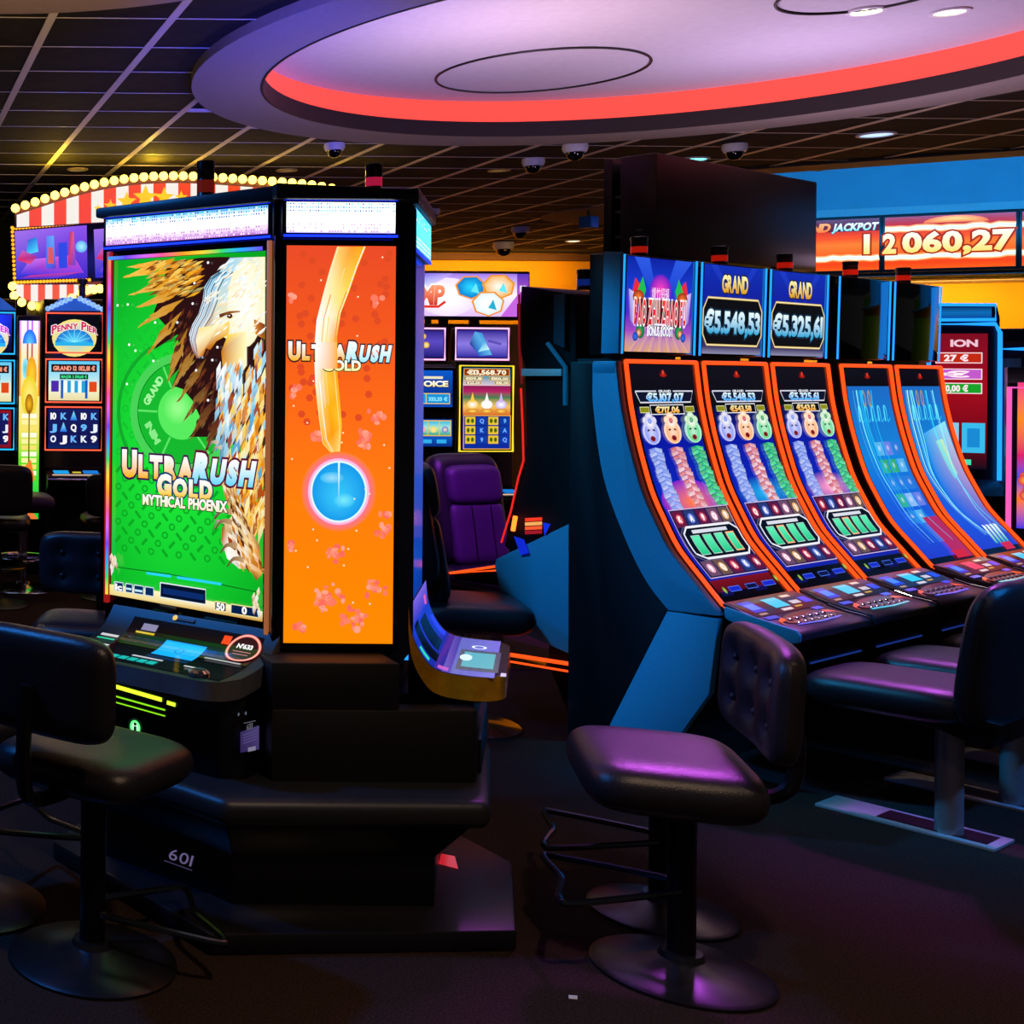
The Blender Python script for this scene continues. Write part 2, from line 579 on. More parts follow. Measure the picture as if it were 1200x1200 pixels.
# --- ceiling: a backing board with the round opening, metal grid and single tiles
def ray_line(px, py, z=CEIL):
    return at_z(px, py, z)
E1 = Vector((7.45, 10.95)); ED = Vector((0.80, -0.60)).normalized()       # edge of the raised blue ceiling field
EN = Vector((-ED.y, ED.x))                                               # points into the raised field
def in_recess(x, y):
    return (Vector((x, y)) - E1).dot(EN) > 0 and x > E1.x + (y - E1.y) * .709
ROUT, RIN = 2.50, 2.10
def ceiling_board():
    bm = bmesh.new()
    a = E1 - ED * 9.0; b = E1 + ED * 14.0
    outer = [(-8, -4), (22, -4), (b.x, b.y), (a.x, 19.2), (-8, 19.2)]
    a = Vector((E1.x - 1.35, 19.2))
    outer = [(-8, -4), (b.x, b.y), (E1.x, E1.y), (E1.x + 8.25 * .709, E1.y + 8.25), (-8, 19.2)]
    vs = [bm.verts.new((x, y, CEIL + 0.03)) for x, y in outer]
    es = [bm.edges.new((vs[i], vs[(i + 1) % len(vs)])) for i in range(len(vs))]
    n = 64
    cv = [bm.verts.new((RC[0] + (RIN + .2) * math.cos(2 * PI * k / n), RC[1] + (RIN + .2) * math.sin(2 * PI * k / n), CEIL + 0.03)) for k in range(n)]
    es += [bm.edges.new((cv[i], cv[(i + 1) % n])) for i in range(n)]
    bmesh.ops.triangle_fill(bm, edges=es, use_beauty=True)
    me = bpy.data.meshes.new('ceiling')
    bm.to_mesh(me); bm.free()
    me.materials.append(M['void'])
    o = link('ceiling', me)
    o['kind'] = 'structure'
    return o
ceil_o = ceiling_board()
GX = 0.6; GY = 0.5627
gx0 = at_z(129.0, 107.5, CEIL).x
gy0 = at_z(10, 107.5, CEIL).y
tile_me = MB().box((-GX / 2 + .014, -GY / 2 + .004, 0), (GX / 2 - .014, GY / 2 - .004, 0.02)).mesh('tile', M['tile'])
bar_y = MB().box((-.022, 0, -.004), (.022, 1, 0.02)).mesh('grid_bar', M['bar'])
bar_x = MB().box((0, -.0045, -.003), (1, .0045, 0.02)).mesh('cross_bar', M['bar'])
cells = []
for i in range(-8, 26):
    for j in range(-6, 24):
        cx, cy = gx0 + (i + .5) * GX, gy0 + (j + .5) * GY
        if cy < 4.2 or cy > 17.5 or in_recess(cx, cy):
            continue
        if math.hypot(cx - RC[0], cy - RC[1]) < RIN + 0.42:
            continue
        p = proj((cx, cy, CEIL))
        if -60 < p[0] < 1260 and -60 < p[1] < 330:
            cells.append((cy, cx))
cells.sort()
for k, (cy, cx) in enumerate(cells[:300]):
    o = link('tile', tile_me, ceil_o, (cx, cy, CEIL))
rest = MB()
for cy, cx in cells[300:]:
    rest.box((cx - GX / 2 + .014, cy - GY / 2 + .004, CEIL), (cx + GX / 2 - .014, cy + GY / 2 - .004, CEIL + .02))
if rest.v:
    tag(rest.build('far_tiles', M['tile'], ceil_o), kind='stuff')
for i in range(-7, 26):
    x = gx0 + i * GX
    segs = [(3.9, 17.5)]
    if abs(x - RC[0]) < ROUT - .05:
        h = math.sqrt((ROUT - .05) ** 2 - (x - RC[0]) ** 2)
        segs = [(3.9, RC[1] - h), (RC[1] + h, 17.5)]
    for a, b in segs:
        if x > E1.x:
            yk = E1.y + (x - E1.x) * ED.y / ED.x
            y2 = E1.y + (x - E1.x) / .709
            if a < yk and y2 < 17.4:
                o = link('grid_bar', bar_y, ceil_o, (x, y2, CEIL)); o.scale = (1, 17.5 - y2, 1)
            b = min(b, yk)
        if b > a + .1:
            o = link('grid_bar', bar_y, ceil_o, (x, a, CEIL)); o.scale = (1, b - a, 1)
for j in range(-6, 24):
    y = gy0 + j * GY
    if y < 3.9 or y > 17.5: continue
    segs = [(-1.5, 10.5)]
    if abs(y - RC[1]) < ROUT - .05:
        h = math.sqrt((ROUT - .05) ** 2 - (y - RC[1]) ** 2)
        segs = [(-1.5, RC[0] - h), (RC[0] + h, 10.5)]
    for a, b in segs:
        if y > E1.y: b = min(13.0, E1.x + (y - E1.y) * .709)
        else: b = min(b, E1.x + (y - E1.y) * ED.x / ED.y)
        if b > a + .1:
            o = link('cross_bar', bar_x, ceil_o, (a, y, CEIL)); o.scale = (b - a, 1, 1)

# --- round recess: flat soffit ring, dark lip, lit cove, pale dome
def ring_mb(prof, n=96):
    mb = MB()
    vs = []; fs = []
    m = len(prof)
    for r, z in prof:
        vs += [(r * math.cos(2 * PI * k / n), r * math.sin(2 * PI * k / n), z) for k in range(n)]
    for i in range(m):
        j = (i + 1) % m
        fs += [(i * n + k, i * n + (k + 1) % n, j * n + (k + 1) % n, j * n + k) for k in range(n)]
    return mb.add(vs, fs)
ZS = 3.30
ring = struct(ring_mb([(RIN, ZS), (ROUT, ZS), (ROUT, CEIL + .03), (RIN + .02, CEIL + .03)]), 'trim_1', M['soffit'], smooth=True, loc=(RC[0], RC[1], 0))
struct(ring_mb([(RIN - .012, ZS - .004), (RIN + .001, ZS - .004), (RIN + .001, ZS + .10), (RIN - .012, ZS + .10)]), 'lip', M['lip'], ring, smooth=True)
o = struct(ring_mb([(RIN + .05, ZS + .09), (RIN + .08, ZS + .09), (RIN + .08, ZS + .26), (RIN + .05, ZS + .26)]), 'light_band', glow('cove_light_band', '#ff4a40', 1.25), ring, smooth=True)  # cove wall glows by itself, in place of hidden red LEDs lighting it
o['label'] = 'glowing red band of the cove'
struct(ring_mb([(RIN + .0, ZS + .085), (RIN + .30, ZS + .085), (RIN + .30, ZS + .095), (RIN + .0, ZS + .095)]), 'cove_shelf', M['lip'], ring, smooth=True)
dome = struct(MB().lathe([(0.02, ZS + .262), (RIN + .2, ZS + .258), (RIN + .2, ZS + .30), (0.02, ZS + .30)], 96), 'dome', M['dome'], ring, smooth=True)
def thin_ring(px_l, px_r, yl, yr, nm):
    a = at_z(px_l, yl, ZS + .26); b = at_z(px_r, yr, ZS + .26)
    return a, b
a = at_z(513, 97, ZS + .26); b = at_z(763, 68, ZS + .26)
for c, r in ((((a + b) / 2), (a - b).length / 2), (at_z(1010, -8, ZS + .26), .36)):
    MB().tube([(c.x + r * math.cos(2 * PI * k / 48) - RC[0], c.y + r * math.sin(2 * PI * k / 48) - RC[1], ZS + .255) for k in range(48)], .008, 6, True).build('access_ring', M['lip'], ring)
# far and near neighbours of that recess
p0 = at_z(641, 250, CEIL)
struct(MB().lathe([(0.02, CEIL - .012), (.95, CEIL - .012), (.95, CEIL + .02), (0.02, CEIL + .02)], 64), 'trim_2', mat('disc_plaster', '#6e6470', 0.8, noise=.05), smooth=True, loc=(p0.x + .95, p0.y - .1, 0))
e0 = at_z(-10, 14, CEIL - .01); e1 = at_z(120, 0, CEIL - .01)
struct(MB().lathe([(0.02, CEIL - .02), (1.6, CEIL - .02), (1.6, CEIL + .02), (0.02, CEIL + .02)], 80), 'trim_3', mat('disc_plaster_pink', '#a08d8a', 0.8, noise=.05), smooth=True, loc=(e0.x + .02, e0.y - 1.60, 0))

# --- raised field on the right: blue-lit ceiling, bulkhead that carries the jackpot screens
JD = Vector((0.847, -0.532, 0)); JN = Vector((-0.532, -0.847, 0))      # along the bulkhead, towards the room
J0 = at_y(1075, 290, 12.6); J0.z = 0
def strip(name, m, a, b, t0, t1, z0, z1, parent=None):
    """box along the bulkhead direction; t is the distance behind its front"""
    p = [J0 + JD * a - JN * t0, J0 + JD * b - JN * t0, J0 + JD * b - JN * t1, J0 + JD * a - JN * t1]
    return struct(MB().prism([(q.x, q.y) for q in p], z0, z1), name, m, parent)
strip('wall_bulkhead', mat('bulkhead_blue', '#3f7fa0', 0.7, noise=.05), -1.9, 4.0, 0.0, 0.5, 2.62, 3.20)
strip('trim_4', M['trimw'], -1.9, 4.0, -.05, 0.5, 3.20, 3.31)
strip('wall_recess', M['bluewall'], -2.2, 6.0, 0.5, 0.6, 2.62, 4.1)
strip('wall_right', M['yellow'], -2.2, 9.0, 1.6, 1.75, 0, 3.3)
strip('trim_5', M['trimw'], -2.2, 9.0, 0.45, 1.7, 2.62, 2.66)
rb = MB()
q = [E1, E1 + ED * 14, E1 + ED * 14 + EN * 9, E1 + EN * 9, Vector((E1.x, 19.0))]
rb.prism([(p.x, p.y) for p in q], 3.95, 4.0)
struct(rb, 'ceiling_raised', M['bluewall'])
rb = MB()
q = [E1, E1 + ED * 14, E1 + ED * 14 - EN * .05, E1 - EN * .05]
rb.prism([(p.x, p.y) for p in q], CEIL, 3.95)
struct(rb, 'trim_6', M['bluewall'])
rb = MB()
q = [E1 + EN * .02, E1 + ED * 14 + EN * .02, E1 + ED * 14 - EN * .34, E1 - EN * .34]
rb.prism([(p.x, p.y) for p in q], CEIL - .02, CEIL + .05)
struct(rb, 'trim_8', M['lip'])

# --- far walls
struct(MB().box((-8, 18.6, 0), (16, 18.8, 3.40)), 'wall_far', M['yellow'])
struct(MB().box((-8, 15.0, 0), (3.3, 15.15, 3.40)), 'wall_left', M['darkwall'])
struct(MB().box((3.3, 18.45, 3.27), (14, 18.6, 3.36)), 'trim_7', mat('pelmet', '#5a3a22', 0.7, noise=.1))
# ================================================================== FURNITURE AND MACHINES: shared materials
M['black'] = mat('black_lacquer', '#0b0b0d', 0.32, noise=0.12, nscale=20)
M['blackm'] = mat('black_powder_coat', '#0d0d10', 0.55, noise=0.15, nscale=60, bump=.05)
M['satin'] = mat('satin_charcoal', '#25272c', 0.42, noise=0.12, nscale=50, bump=.08, bscale=300)
M['glass'] = mat('dark_glass', '#050609', 0.06, spec=0.6)
M['teal'] = mat('teal_panel', '#4a9ab8', 0.55, noise=0.05, nscale=120, bump=.05)  # cyan light falling on a grey panel is put into this base colour
M['chrome'] = mat('chrome', '#c8ccd4', 0.12, 1.0, noise=.03)
M['steel'] = mat('brushed_steel', '#8d9096', 0.32, 1.0, noise=.08, nscale=120)
M['gunmetal'] = mat('gunmetal_disc', '#4a4a50', 0.3, 0.9, noise=.1, nscale=30)
M['leather'] = mat('black_leather', '#232127', 0.34, noise=0.15, nscale=90, bump=.25, bscale=260)
M['purple'] = mat('purple_leather', '#4b2a58', 0.45, noise=0.12, nscale=90, bump=.25, bscale=260)
M['gold'] = mat('amber_reflection', '#e0a818', 0.25, 0.25, noise=.35, nscale=14)  # yellow reflection in the chrome trim is painted into the base colour
M['label'] = mat('pale_label', '#9d93b8', 0.6, noise=.1)
M['white'] = mat('white_plastic', '#d9dbe2', 0.4, noise=.03)
M['orange_led'] = glow('orange_led', '#ff4a14', 1.6)
M['red_led'] = glow('red_led', '#e0201a', 1.2)
M['blue_led'] = glow('blue_led', '#1d8fff', 1.6)
M['cyan_led'] = glow('cyan_led', '#25b4ff', 1.3)
S1 = screen_mat(1.05)
S2 = screen_mat(1.5)
S07 = screen_mat(0.7)

def beacon(parent, x, y, z, r=.03, h=.085, red='#c01808', s=0.5):
    b = MB().lathe([(r * 1.05, 0), (r * 1.05, h * .16), (r, h * .18), (r, h * .82), (r * 1.08, h * .84), (r * 1.08, h), (r * .9, h * 1.03)], 18).build('beacon', M['black'], parent, smooth=True, loc=(x, y, z))
    MB().lathe([(r * 1.03, h * .2), (r * 1.03, h * .52)], 18).build('lens', mat('beacon_lens_' + red[1:], red, 0.2, emit=red, strength=s), b, smooth=True)
    MB().lathe([(r * 1.03, h * .56), (r * 1.03, h * .80)], 18).build('lens', mat('beacon_smoke', '#3a1a16', 0.15), b, smooth=True)
    return b

# ================================================================== THE POD (two tall machines, corner column, shared foot)
FG = Frame((1.215, 3.90), -PI / 4)                       # green machine: right end of its front
FR = Frame((1.635, 3.86), math.atan2(.88, .47))          # machine that faces right
GW = 0.625

def deck_profile(n=8):
    return None

def pod_machine(fr, name, label, W, art=None, header=None, left=True, deck_z=.66, rise=.0):
    """local x from -W to 0 (left machine) ; front at y=0"""
    r = root(name, label, 'slot machine', fr.o, fr.rz, 'tall machines of the pod')
    return r

# ---------------- green machine
gm = root('slot_machine', 'tall slot machine with a green screen showing a white-headed golden bird', 'slot machine', FG.o, FG.rz)
x0, x1 = -GW, 0.012
MB().prism([(x0, .03), (-.065, .03), (-.335, .30), (x0, .30)], .62, 2.13).build('cabinet', M['black'], gm, bevel=.008)
(sxl, szt) = FG.y(133, 305); (sxr, szt2) = FG.y(311, 294); (_, szb) = FG.y(132, 694); (_, szb2) = FG.y(310, 727)
zt = (szt + szt2) / 2; zb = (szb + szb2) / 2
MB().front([(x0, zb - .05), (x1, zb - .05), (x1, zt + .07), (x0, zt + .07)], 0.004, .03).build('bezel', M['glass'], gm, bevel=.003)

def green_art():
    A = Art()
    P = lambda x, y: FG.y(x, y, 0)
    ptx = lambda x, y: P(130 + x / 5.0, 280 + y / 5.0)       # upper detail picture
    pbx = lambda x, y: P(130 + x / 5.0, 500 + y / 5.0)       # lower detail picture
    L, R_, T, B = sxl, sxr, zt, zb
    w, h = R_ - L, T - B
    # ground
    vs = []; cs = []; fs = []
    nx, ny = 10, 14
    for j in range(ny + 1):
        for i in range(nx + 1):
            u, v = i / nx, j / ny
            d = math.hypot((u - .45) * 1.0, (v - .45) * 1.2)
            c = mixc(srgb('#1df03a'), srgb('#04a21e'), min(1, d * 1.25))
            vs.append((L + u * w, B + v * h)); cs.append(c)
    for j in range(ny):
        for i in range(nx):
            k = j * (nx + 1) + i
            fs.append((k, k + 1, k + nx + 2, k + nx + 1))
    A.raw(vs, fs, cs)
    # lattice of rings and bars
    A.lay += 1
    for a in range(-2, 16):
        for b in range(-2, 30):
            u = .055 * a + (.0275 if b % 2 else 0); v = .026 * b + .09
            x, y = L + u * w * 1.7, B + v * h
            if not (L + .02 < x < R_ - .02 and y < B + .82 * h): continue
            if v < .12: continue
            s_ = .0125
            cc = '#0aa51f' if v < .42 else '#12c02c'
            if (a + b // 2) % 2 == 0:
                A.ring(x, y, s_ * .55, s_ * .55, s_, s_, cc, n=10, step=False)
            else:
                sg = 1 if b % 2 else -1
                A.line([(x - s_ * .8, y - sg * s_ * .9), (x + s_ * .8, y + sg * s_ * .9)], .010, cc, step=False)
    # wheel
    cx, cy = P(212, 484)
    rr = lambda k: k * w / 180.0
    for r0, r1, c in ((80, 76, '#0fa526'), (63, 54, '#46d054'), (54, 52.5, '#0a8a1e'), (52, 28, '#14b52b'), (28, 0.1, '#55e85c')):
        A.ring(cx, cy, rr(r1), rr(r1), rr(r0), rr(r0), c, n=48)
    A.ell(cx - rr(4), cy + rr(5), rr(18), rr(18), '#9cff8e', '#55e85c')
    for a in (2.0, 3.12, 4.25, 5.4):
        A.line([(cx + rr(29) * math.cos(a), cy + rr(29) * math.sin(a)), (cx + rr(53) * math.cos(a), cy + rr(53) * math.sin(a))], rr(2.2), '#5be265')
    A.text('GRAND', cx + rr(41) * math.cos(2.55), cy + rr(41) * math.sin(2.55), rr(8), '#a6f5a0', w=rr(34), rot=2.55 - PI / 2)
    A.text('MINI', cx + rr(41) * math.cos(3.72), cy + rr(41) * math.sin(3.72), rr(8), '#8aea88', w=rr(24), rot=3.72 - PI / 2)
    # bird: dark body
    body = [ptx(520, 110), ptx(640, 105), ptx(900, 110), ptx(905, 1200), pbx(900, 330), pbx(800, 330), pbx(760, 120), pbx(560, 60), pbx(470, 60), ptx(520, 1040), ptx(480, 950), ptx(420, 880), ptx(360, 860), ptx(400, 760), ptx(330, 830), ptx(400, 640), ptx(390, 560), ptx(250, 650), ptx(330, 520), ptx(250, 430), ptx(300, 300), ptx(330, 140)]
    A.poly(body, '#2a0d0a')
    rnd = random.Random(3)
    # feathers of the wing, tip points along the left edge
    tips = [((75, 225), (330, 150)), ((90, 165), (420, 140)), ((120, 325), (420, 230)), ((150, 400), (430, 300)), ((175, 505), (430, 350)), ((225, 660), (420, 420)), ((335, 830), (450, 520)), ((365, 870), (520, 600)), ((400, 945), (560, 700)), ((440, 1050), (600, 820)), ((470, 1165), (620, 920)), ((560, 1235), (650, 1010))]
    for q, ((tx, ty), (bx, by)) in enumerate(tips):
        k = q / len(tips)
        ca = mixc(srgb('#ffc95e'), srgb('#7a2c12'), k)
        cb = mixc(srgb('#ffb020'), srgb('#30100c'), min(1, k * 1.3))
        A.leaf(*ptx(bx, by), *ptx(tx, ty), .030, cb, ca, True)
        for _ in range(16):
            s0 = rnd.random() * .75
            jx, jy = rnd.uniform(-28, 28), rnd.uniform(-22, 22)
            xx, yy = lerp(tx, bx, s0) + jx * s0 * 2, lerp(ty, by, s0) + jy * s0 * 2
            l = rnd.uniform(40, 80)
            dx, dy = (tx - bx), (ty - by); LL = math.hypot(dx, dy)
            a = rnd.uniform(-.3, .3)
            ux, uy = dx / LL * math.cos(a) - dy / LL * math.sin(a), dx / LL * math.sin(a) + dy / LL * math.cos(a)
            c0 = mixc(cb, srgb(rnd.choice(['#fff0a0', '#e08a20', '#5a2410', '#ffd070'])), .45 * (1 - k * .6))
            A.leaf(*ptx(xx - ux * l * .5, yy - uy * l * .5), *ptx(xx + ux * l * .5, yy + uy * l * .5), .007, cb, c0)
    # wing mass above
    A.lay += 1
    for _ in range(150):
        x = rnd.uniform(230, 520); y = rnd.uniform(130, 330)
        c0 = srgb(rnd.choice(['#ffb525', '#e8961c', '#c87316', '#ffd060', '#8a4a14', '#b8a860']))
        l = rnd.uniform(50, 90)
        A.leaf(*ptx(x + l * .5, y - l * .22), *ptx(x - l * .5, y + l * .22), .010, c0, mixc(c0, srgb('#3a1608'), .4 if y > 260 else .1))
    A.lay += 1
    for _ in range(110):
        x = rnd.uniform(360, 640); y = rnd.uniform(380, 1100)
        if x < 300 + (y - 380) * .35: continue
        c0 = srgb(rnd.choice(['#3a120c', '#521c10', '#2a0c0a', '#6a2814', '#1c0808']))
        A.leaf(*ptx(x, y - 28), *ptx(x - 26, y + 30), .010, c0, mixc(c0, srgb('#b0603a'), .25))
    # head
    head = [(905, 105), (905, 520), (820, 560), (700, 600), (640, 560), (600, 590), (575, 640), (560, 610), (545, 650), (530, 690), (505, 700), (475, 640), (460, 560), (480, 500), (515, 440), (540, 360), (550, 280), (590, 220), (640, 190), (700, 110)]
    A.poly([ptx(*p) for p in head], ['#fff6d0'] * 3 + ['#ffe9a0'] * 3 + ['#d8a050'] * 3 + ['#c86a20'] * 3 + ['#e8f4ff'] * 4 + ['#9fd4ee'] * 4)
    A.lay += 1
    for off in range(0, 90, 13):
        path = [(640 + off, 195), (585 + off, 235), (552 + off, 300), (545 + off, 370), (515 + off, 450), (478 + off * .9, 520), (462 + off * .8, 590), (480 + off * .7, 655), (510 + off * .5, 700)]
        A.line([ptx(*p) for p in path], .004, rnd.choice(['#7fc4e8', '#e8f8ff', '#e8b890', '#3a5a70']), .0015, step=False)
    A.poly([ptx(*p) for p in [(520, 520), (640, 500), (700, 480), (690, 560), (620, 600), (585, 650), (560, 640), (540, 690), (515, 690), (500, 600)]], ['#ffe08a', '#fff3b8', '#ffd050', '#f5b838', '#d88a20', '#a85a18', '#c87828', '#b86a2a', '#e0a050', '#fff0c8'])
    A.ell(*ptx(790, 380), rr(20), rr(44), '#ffffff', '#fff4c8')
    
    for _ in range(60):
        x = rnd.uniform(560, 890); y = rnd.uniform(130, 380)
        if x < 660 - (y - 130) * .4: continue
        A.leaf(*ptx(x, y), *ptx(x - 40, y + 40), .006, '#ffffff', rnd.choice(['#ffe9b0', '#d8ecf8', '#ffd070']))
    A.poly([ptx(*p) for p in [(840, 470), (905, 500), (905, 590), (850, 560)]], ['#c87828', '#7a2c10', '#a05018', '#e09030'])
    # fine plumage strokes over crown and cheek
    A.lay += 1
    for _ in range(130):
        x = rnd.uniform(600, 900); y = rnd.uniform(120, 560)
        if x < 650 - (y - 120) * .25: continue
        c0 = rnd.choice(['#ffffff', '#fff6d8', '#ffe49a', '#d8eefc', '#ffd25a', '#f7b23a', '#c9e6f6'])
        l = rnd.uniform(40, 80)
        A.leaf(*ptx(x + l * .35, y - l * .3), *ptx(x - l * .4, y + l * .35), .006, '#ffffff', c0)
    A.lay += 1
    # eye and brow
    A.line([ptx(640, 452), ptx(700, 430), ptx(760, 425)], .012, '#5a2a0c', .004, '#b06a20')
    A.ell(*ptx(700, 452), rr(3.2), rr(2.6), '#2a1206', '#6a3a10', n=12)
    A.ell(*ptx(697, 449), rr(.9), rr(.8), '#ffffff', n=8)
    # yellow light column below the head
    A.poly([ptx(*p) for p in [(690, 560), (800, 540), (800, 740), (740, 830), (660, 760), (650, 660)]], ['#ffd840', '#fff8c0', '#fff8d8', '#ffe080', '#f0a820', '#c87010'])
    # breast and flank feathers
    A.lay += 1
    for q in range(440):
        t = q / 440.0
        y = lerp(640, 1700, t) + rnd.uniform(-30, 30)
        x = rnd.uniform(620 + max(0, (y - 1150)) * .28, 900)
        if y < 760 and x < 820: continue
        warm = (x - 640) / 260.0 * .5 + (t * .7)
        c0 = rnd.choice(['#d9f2ff', '#9fdcf5', '#ffffff', '#bfe8f8', '#5fb0d8']) if rnd.random() > warm else rnd.choice(['#ffc040', '#e88a18', '#fff0b0', '#b04e12', '#ffdd70'])
        l = rnd.uniform(90, 150)
        A.leaf(*ptx(x + 14, y - l * .5), *ptx(x - 12, y + l * .5), .016, c0, mixc(srgb(c0), srgb('#24588a' if rnd.random() > warm else '#7a2c08'), rnd.uniform(.05, .6)))
        if q % 14 == 0: A.lay += 1
    # leg and claws
    A.poly([pbx(*p) for p in [(650, 300), (720, 320), (760, 470), (800, 540), (880, 700), (895, 860), (860, 900), (820, 830), (760, 830), (690, 770), (655, 660), (660, 590), (720, 520), (680, 420)]], ['#ffd48a', '#c07a38', '#ffe0a8', '#d08a48', '#a8622c', '#e8a850', '#7a3c10', '#c88838', '#f0e4d0', '#ffffff', '#b05820', '#8a4010', '#f8d8a0', '#b87030'])
    for pts in ([(700, 500), (640, 490), (600, 560)], [(690, 560), (630, 550), (605, 610)], [(640, 90), (600, 90), (575, 130)], [(660, 120), (620, 120), (600, 160)]):
        A.line([pbx(*p) for p in pts], .014, '#d8c8b8', .002, '#2a1010')
    for (x, y, c0) in ((700, 590, '#e8c890'), (740, 620, '#fff4e0'), (720, 680, '#a84818'), (770, 660, '#5a2008'), (740, 780, '#fffaf0'), (820, 700, '#ffb838'), (850, 780, '#e09028'), (790, 590, '#ffe8b8')):
        A.leaf(*pbx(x + 22, y + 46), *pbx(x - 26, y - 40), .026, mixc(srgb(c0), srgb('#6a3010'), .5), c0)
        A.leaf(*pbx(x + 30, y + 30), *pbx(x - 10, y - 50), .012, c0, '#fff0d8')
    A.lay += 1
    for _ in range(90):
        t = rnd.random()
        x = lerp(695, 850, t) + rnd.uniform(-26, 26) * (1 + 1.6 * t); y = lerp(330, 860, t) + rnd.uniform(-20, 20)
        c0 = rnd.choice(['#f0b050', '#c07828', '#8a4a16', '#ffe0a0', '#fff4e0', '#5a2808', '#e89830'])
        A.leaf(*pbx(x - 10, y - 30), *pbx(x + 14, y + 30), .010, c0, mixc(srgb(c0), srgb('#4a2008'), .35))
    for bx0, by0 in ((690, 560), (720, 700), (760, 780), (690, 500)):
        A.line([(p.x, p.y) for p in smooth_path([(*pbx(bx0 + 30, by0), 0), (*pbx(bx0 - 30, by0 - 8), 0), (*pbx(bx0 - 70, by0 + 40), 0)], 5)], .020, '#c8a070', .002, '#1a0c08')
    # sparkles
    A.lay += 1
    for (x, y) in ((490, 380), (400, 490), (500, 260), (580, 140), (110, 385), (155, 655), (105, 850), (260, 715), (635, 635), (605, 710), (510, 770), (580, 945), (50, 390), (118, 620), (270, 490)):
        A.ell(*ptx(x, y), rr(1.5), rr(1.5), '#ffffff', '#ffffff', n=6, step=False)
    # writing
    def tx(st, xa, ya, xb, yb, hp, **k):
        a = P(xa, ya); b = P(xb, yb)
        A.text(st, (a[0] + b[0]) / 2, (a[1] + b[1]) / 2, hp, w=b[0] - a[0], **k)
    tx('ULTRA', 147, 538, 227, 551, .082, c='#ffb400', c2='#ffffff', out='#3a1048', small=((0,), .84), style='h', outstyle='x', gap=.2)
    tx('RUSH', 229, 546, 297, 553, .088, c='#6fd8ff', c2='#ffffff', out='#5a1030', shear=.25, small=((0,), .82), style='h', outstyle='x', gap=.2)
    tx('GOLD', 188, 566, 250, 574, .066, c='#ffc828', c2='#ffffff', out='#0a3c6a', small=((0,), .84), style='h', outstyle='x', gap=.2)
    tx('MYTHICAL PHOENIX', 170, 584, 268, 594, .034, c='#ffe9c8', c2='#ffffff', out='#1a3a10')
    # bottom bar
    band = [P(131, 684), P(160, 688), P(200, 694), P(245, 703), P(290, 711), P(310, 716), P(310, 728), P(131, 696)]
    A.poly(band, ['#f5e8a0', '#fff6c0', '#e8c860', '#fff4c0', '#e0b850', '#fff6d0', '#c89020', '#e8d080'])
    A.line([P(131, 663), P(200, 672), P(308, 694)], .004, '#0a7a1c')
    A.line([P(174, 671), P(203, 675)], .008, '#2ad0ff'); A.line([P(210, 676), P(262, 684)], .008, '#2ad0ff')
    def pbox(xa, ya, xb, yb, c, edge):
        q = [P(xa, ya), P(xb, ya + (xb - xa) * .155), P(xb, yb + (xb - xa) * .165), P(xa, yb)]
        A.poly(q, c); A.line(q + [q[0]], .004, edge)
    for xa, xb in ((137, 147), (150, 158), (160, 171), (173, 183)):
        pbox(xa, 681 + (xa - 137) * .16, xb, 691 + (xa - 137) * .16, '#062a58', '#c8d8e8')
    tx('1c', 138.5, 686.5, 145.5, 687.8, .020, c='#ffffff')
    A.line([P(151, 689), P(157, 690)], .007, '#bfe8ff'); A.line([P(161, 691), P(170, 692.4)], .007, '#bfe8ff')
    pbox(191, 682, 244, 699, '#04102a', '#dfe9f2')
    q = [P(194, 688), P(242, 696), P(242, 703), P(194, 695)]
    A.poly(q, '#0a2a6a')
    pbox(255, 704, 268, 714, '#06142c', '#e8d890'); tx('50', 257, 709, 266, 711, .022, c='#ffffff')
    pbox(274, 707, 307, 718, '#051e48', '#e8d890'); tx('0', 287, 714, 292, 715, .022, c='#ffffff')
    # feathered ornaments at the ends
    for (x, y) in ((136, 660), (305, 700)):
        for k in range(9):
            a = P(x + rnd.uniform(-4, 3), y + rnd.uniform(-14, 12)); b = (a[0] + rnd.uniform(-.01, .01), a[1] - .035)
            A.leaf(*a, *b, .012, '#fff4e0', rnd.choice(['#d0a060', '#c0d8e8', '#b05820']))
    # rainbow border
    hues = ['#ff5a9a', '#ff9a28', '#ffd838', '#3ae06a', '#2aa8ff', '#6a4aff', '#d86aff']
    def border(pa, pb, wd, n, ph):
        vs = []; cs = []; fs = []
        for k in range(n + 1):
            t = k / n
            x, y = lerp(pa[0], pb[0], t), lerp(pa[1], pb[1], t)
            c = srgb(hues[(k + ph) % 7])
            vs += [(x - wd[0], y - wd[1]), (x + wd[0], y + wd[1])]; cs += [c, c]
        for k in range(n): fs.append((2 * k, 2 * k + 1, 2 * k + 3, 2 * k + 2))
        A.raw(vs, fs, cs)
    border((L - .004, B), (L - .004, T + .006), (.006, 0), 20, 2)
    border((L - .01, T + .006), (R_, T + .006), (0, .006), 8, 4)
    return A
art = green_art()
art.build('screen', S1, gm, wallplace(0.003))
# red and bronze side light bars
(xl, _) = FG.y(127, 500); (xr, _) = FG.y(315, 500)
MB().box((xl - .006, -.012, zb - .03), (xl + .010, .01, zt + .03)).build('side_light', glow('side_red', '#a01818', .9), gm, bevel=.002)
MB().box((xr - .006, -.012, zb - .10), (xr + .008, .01, zt + .03)).build('side_light', glow('side_bronze', '#b0663a', .75), gm, bevel=.002)

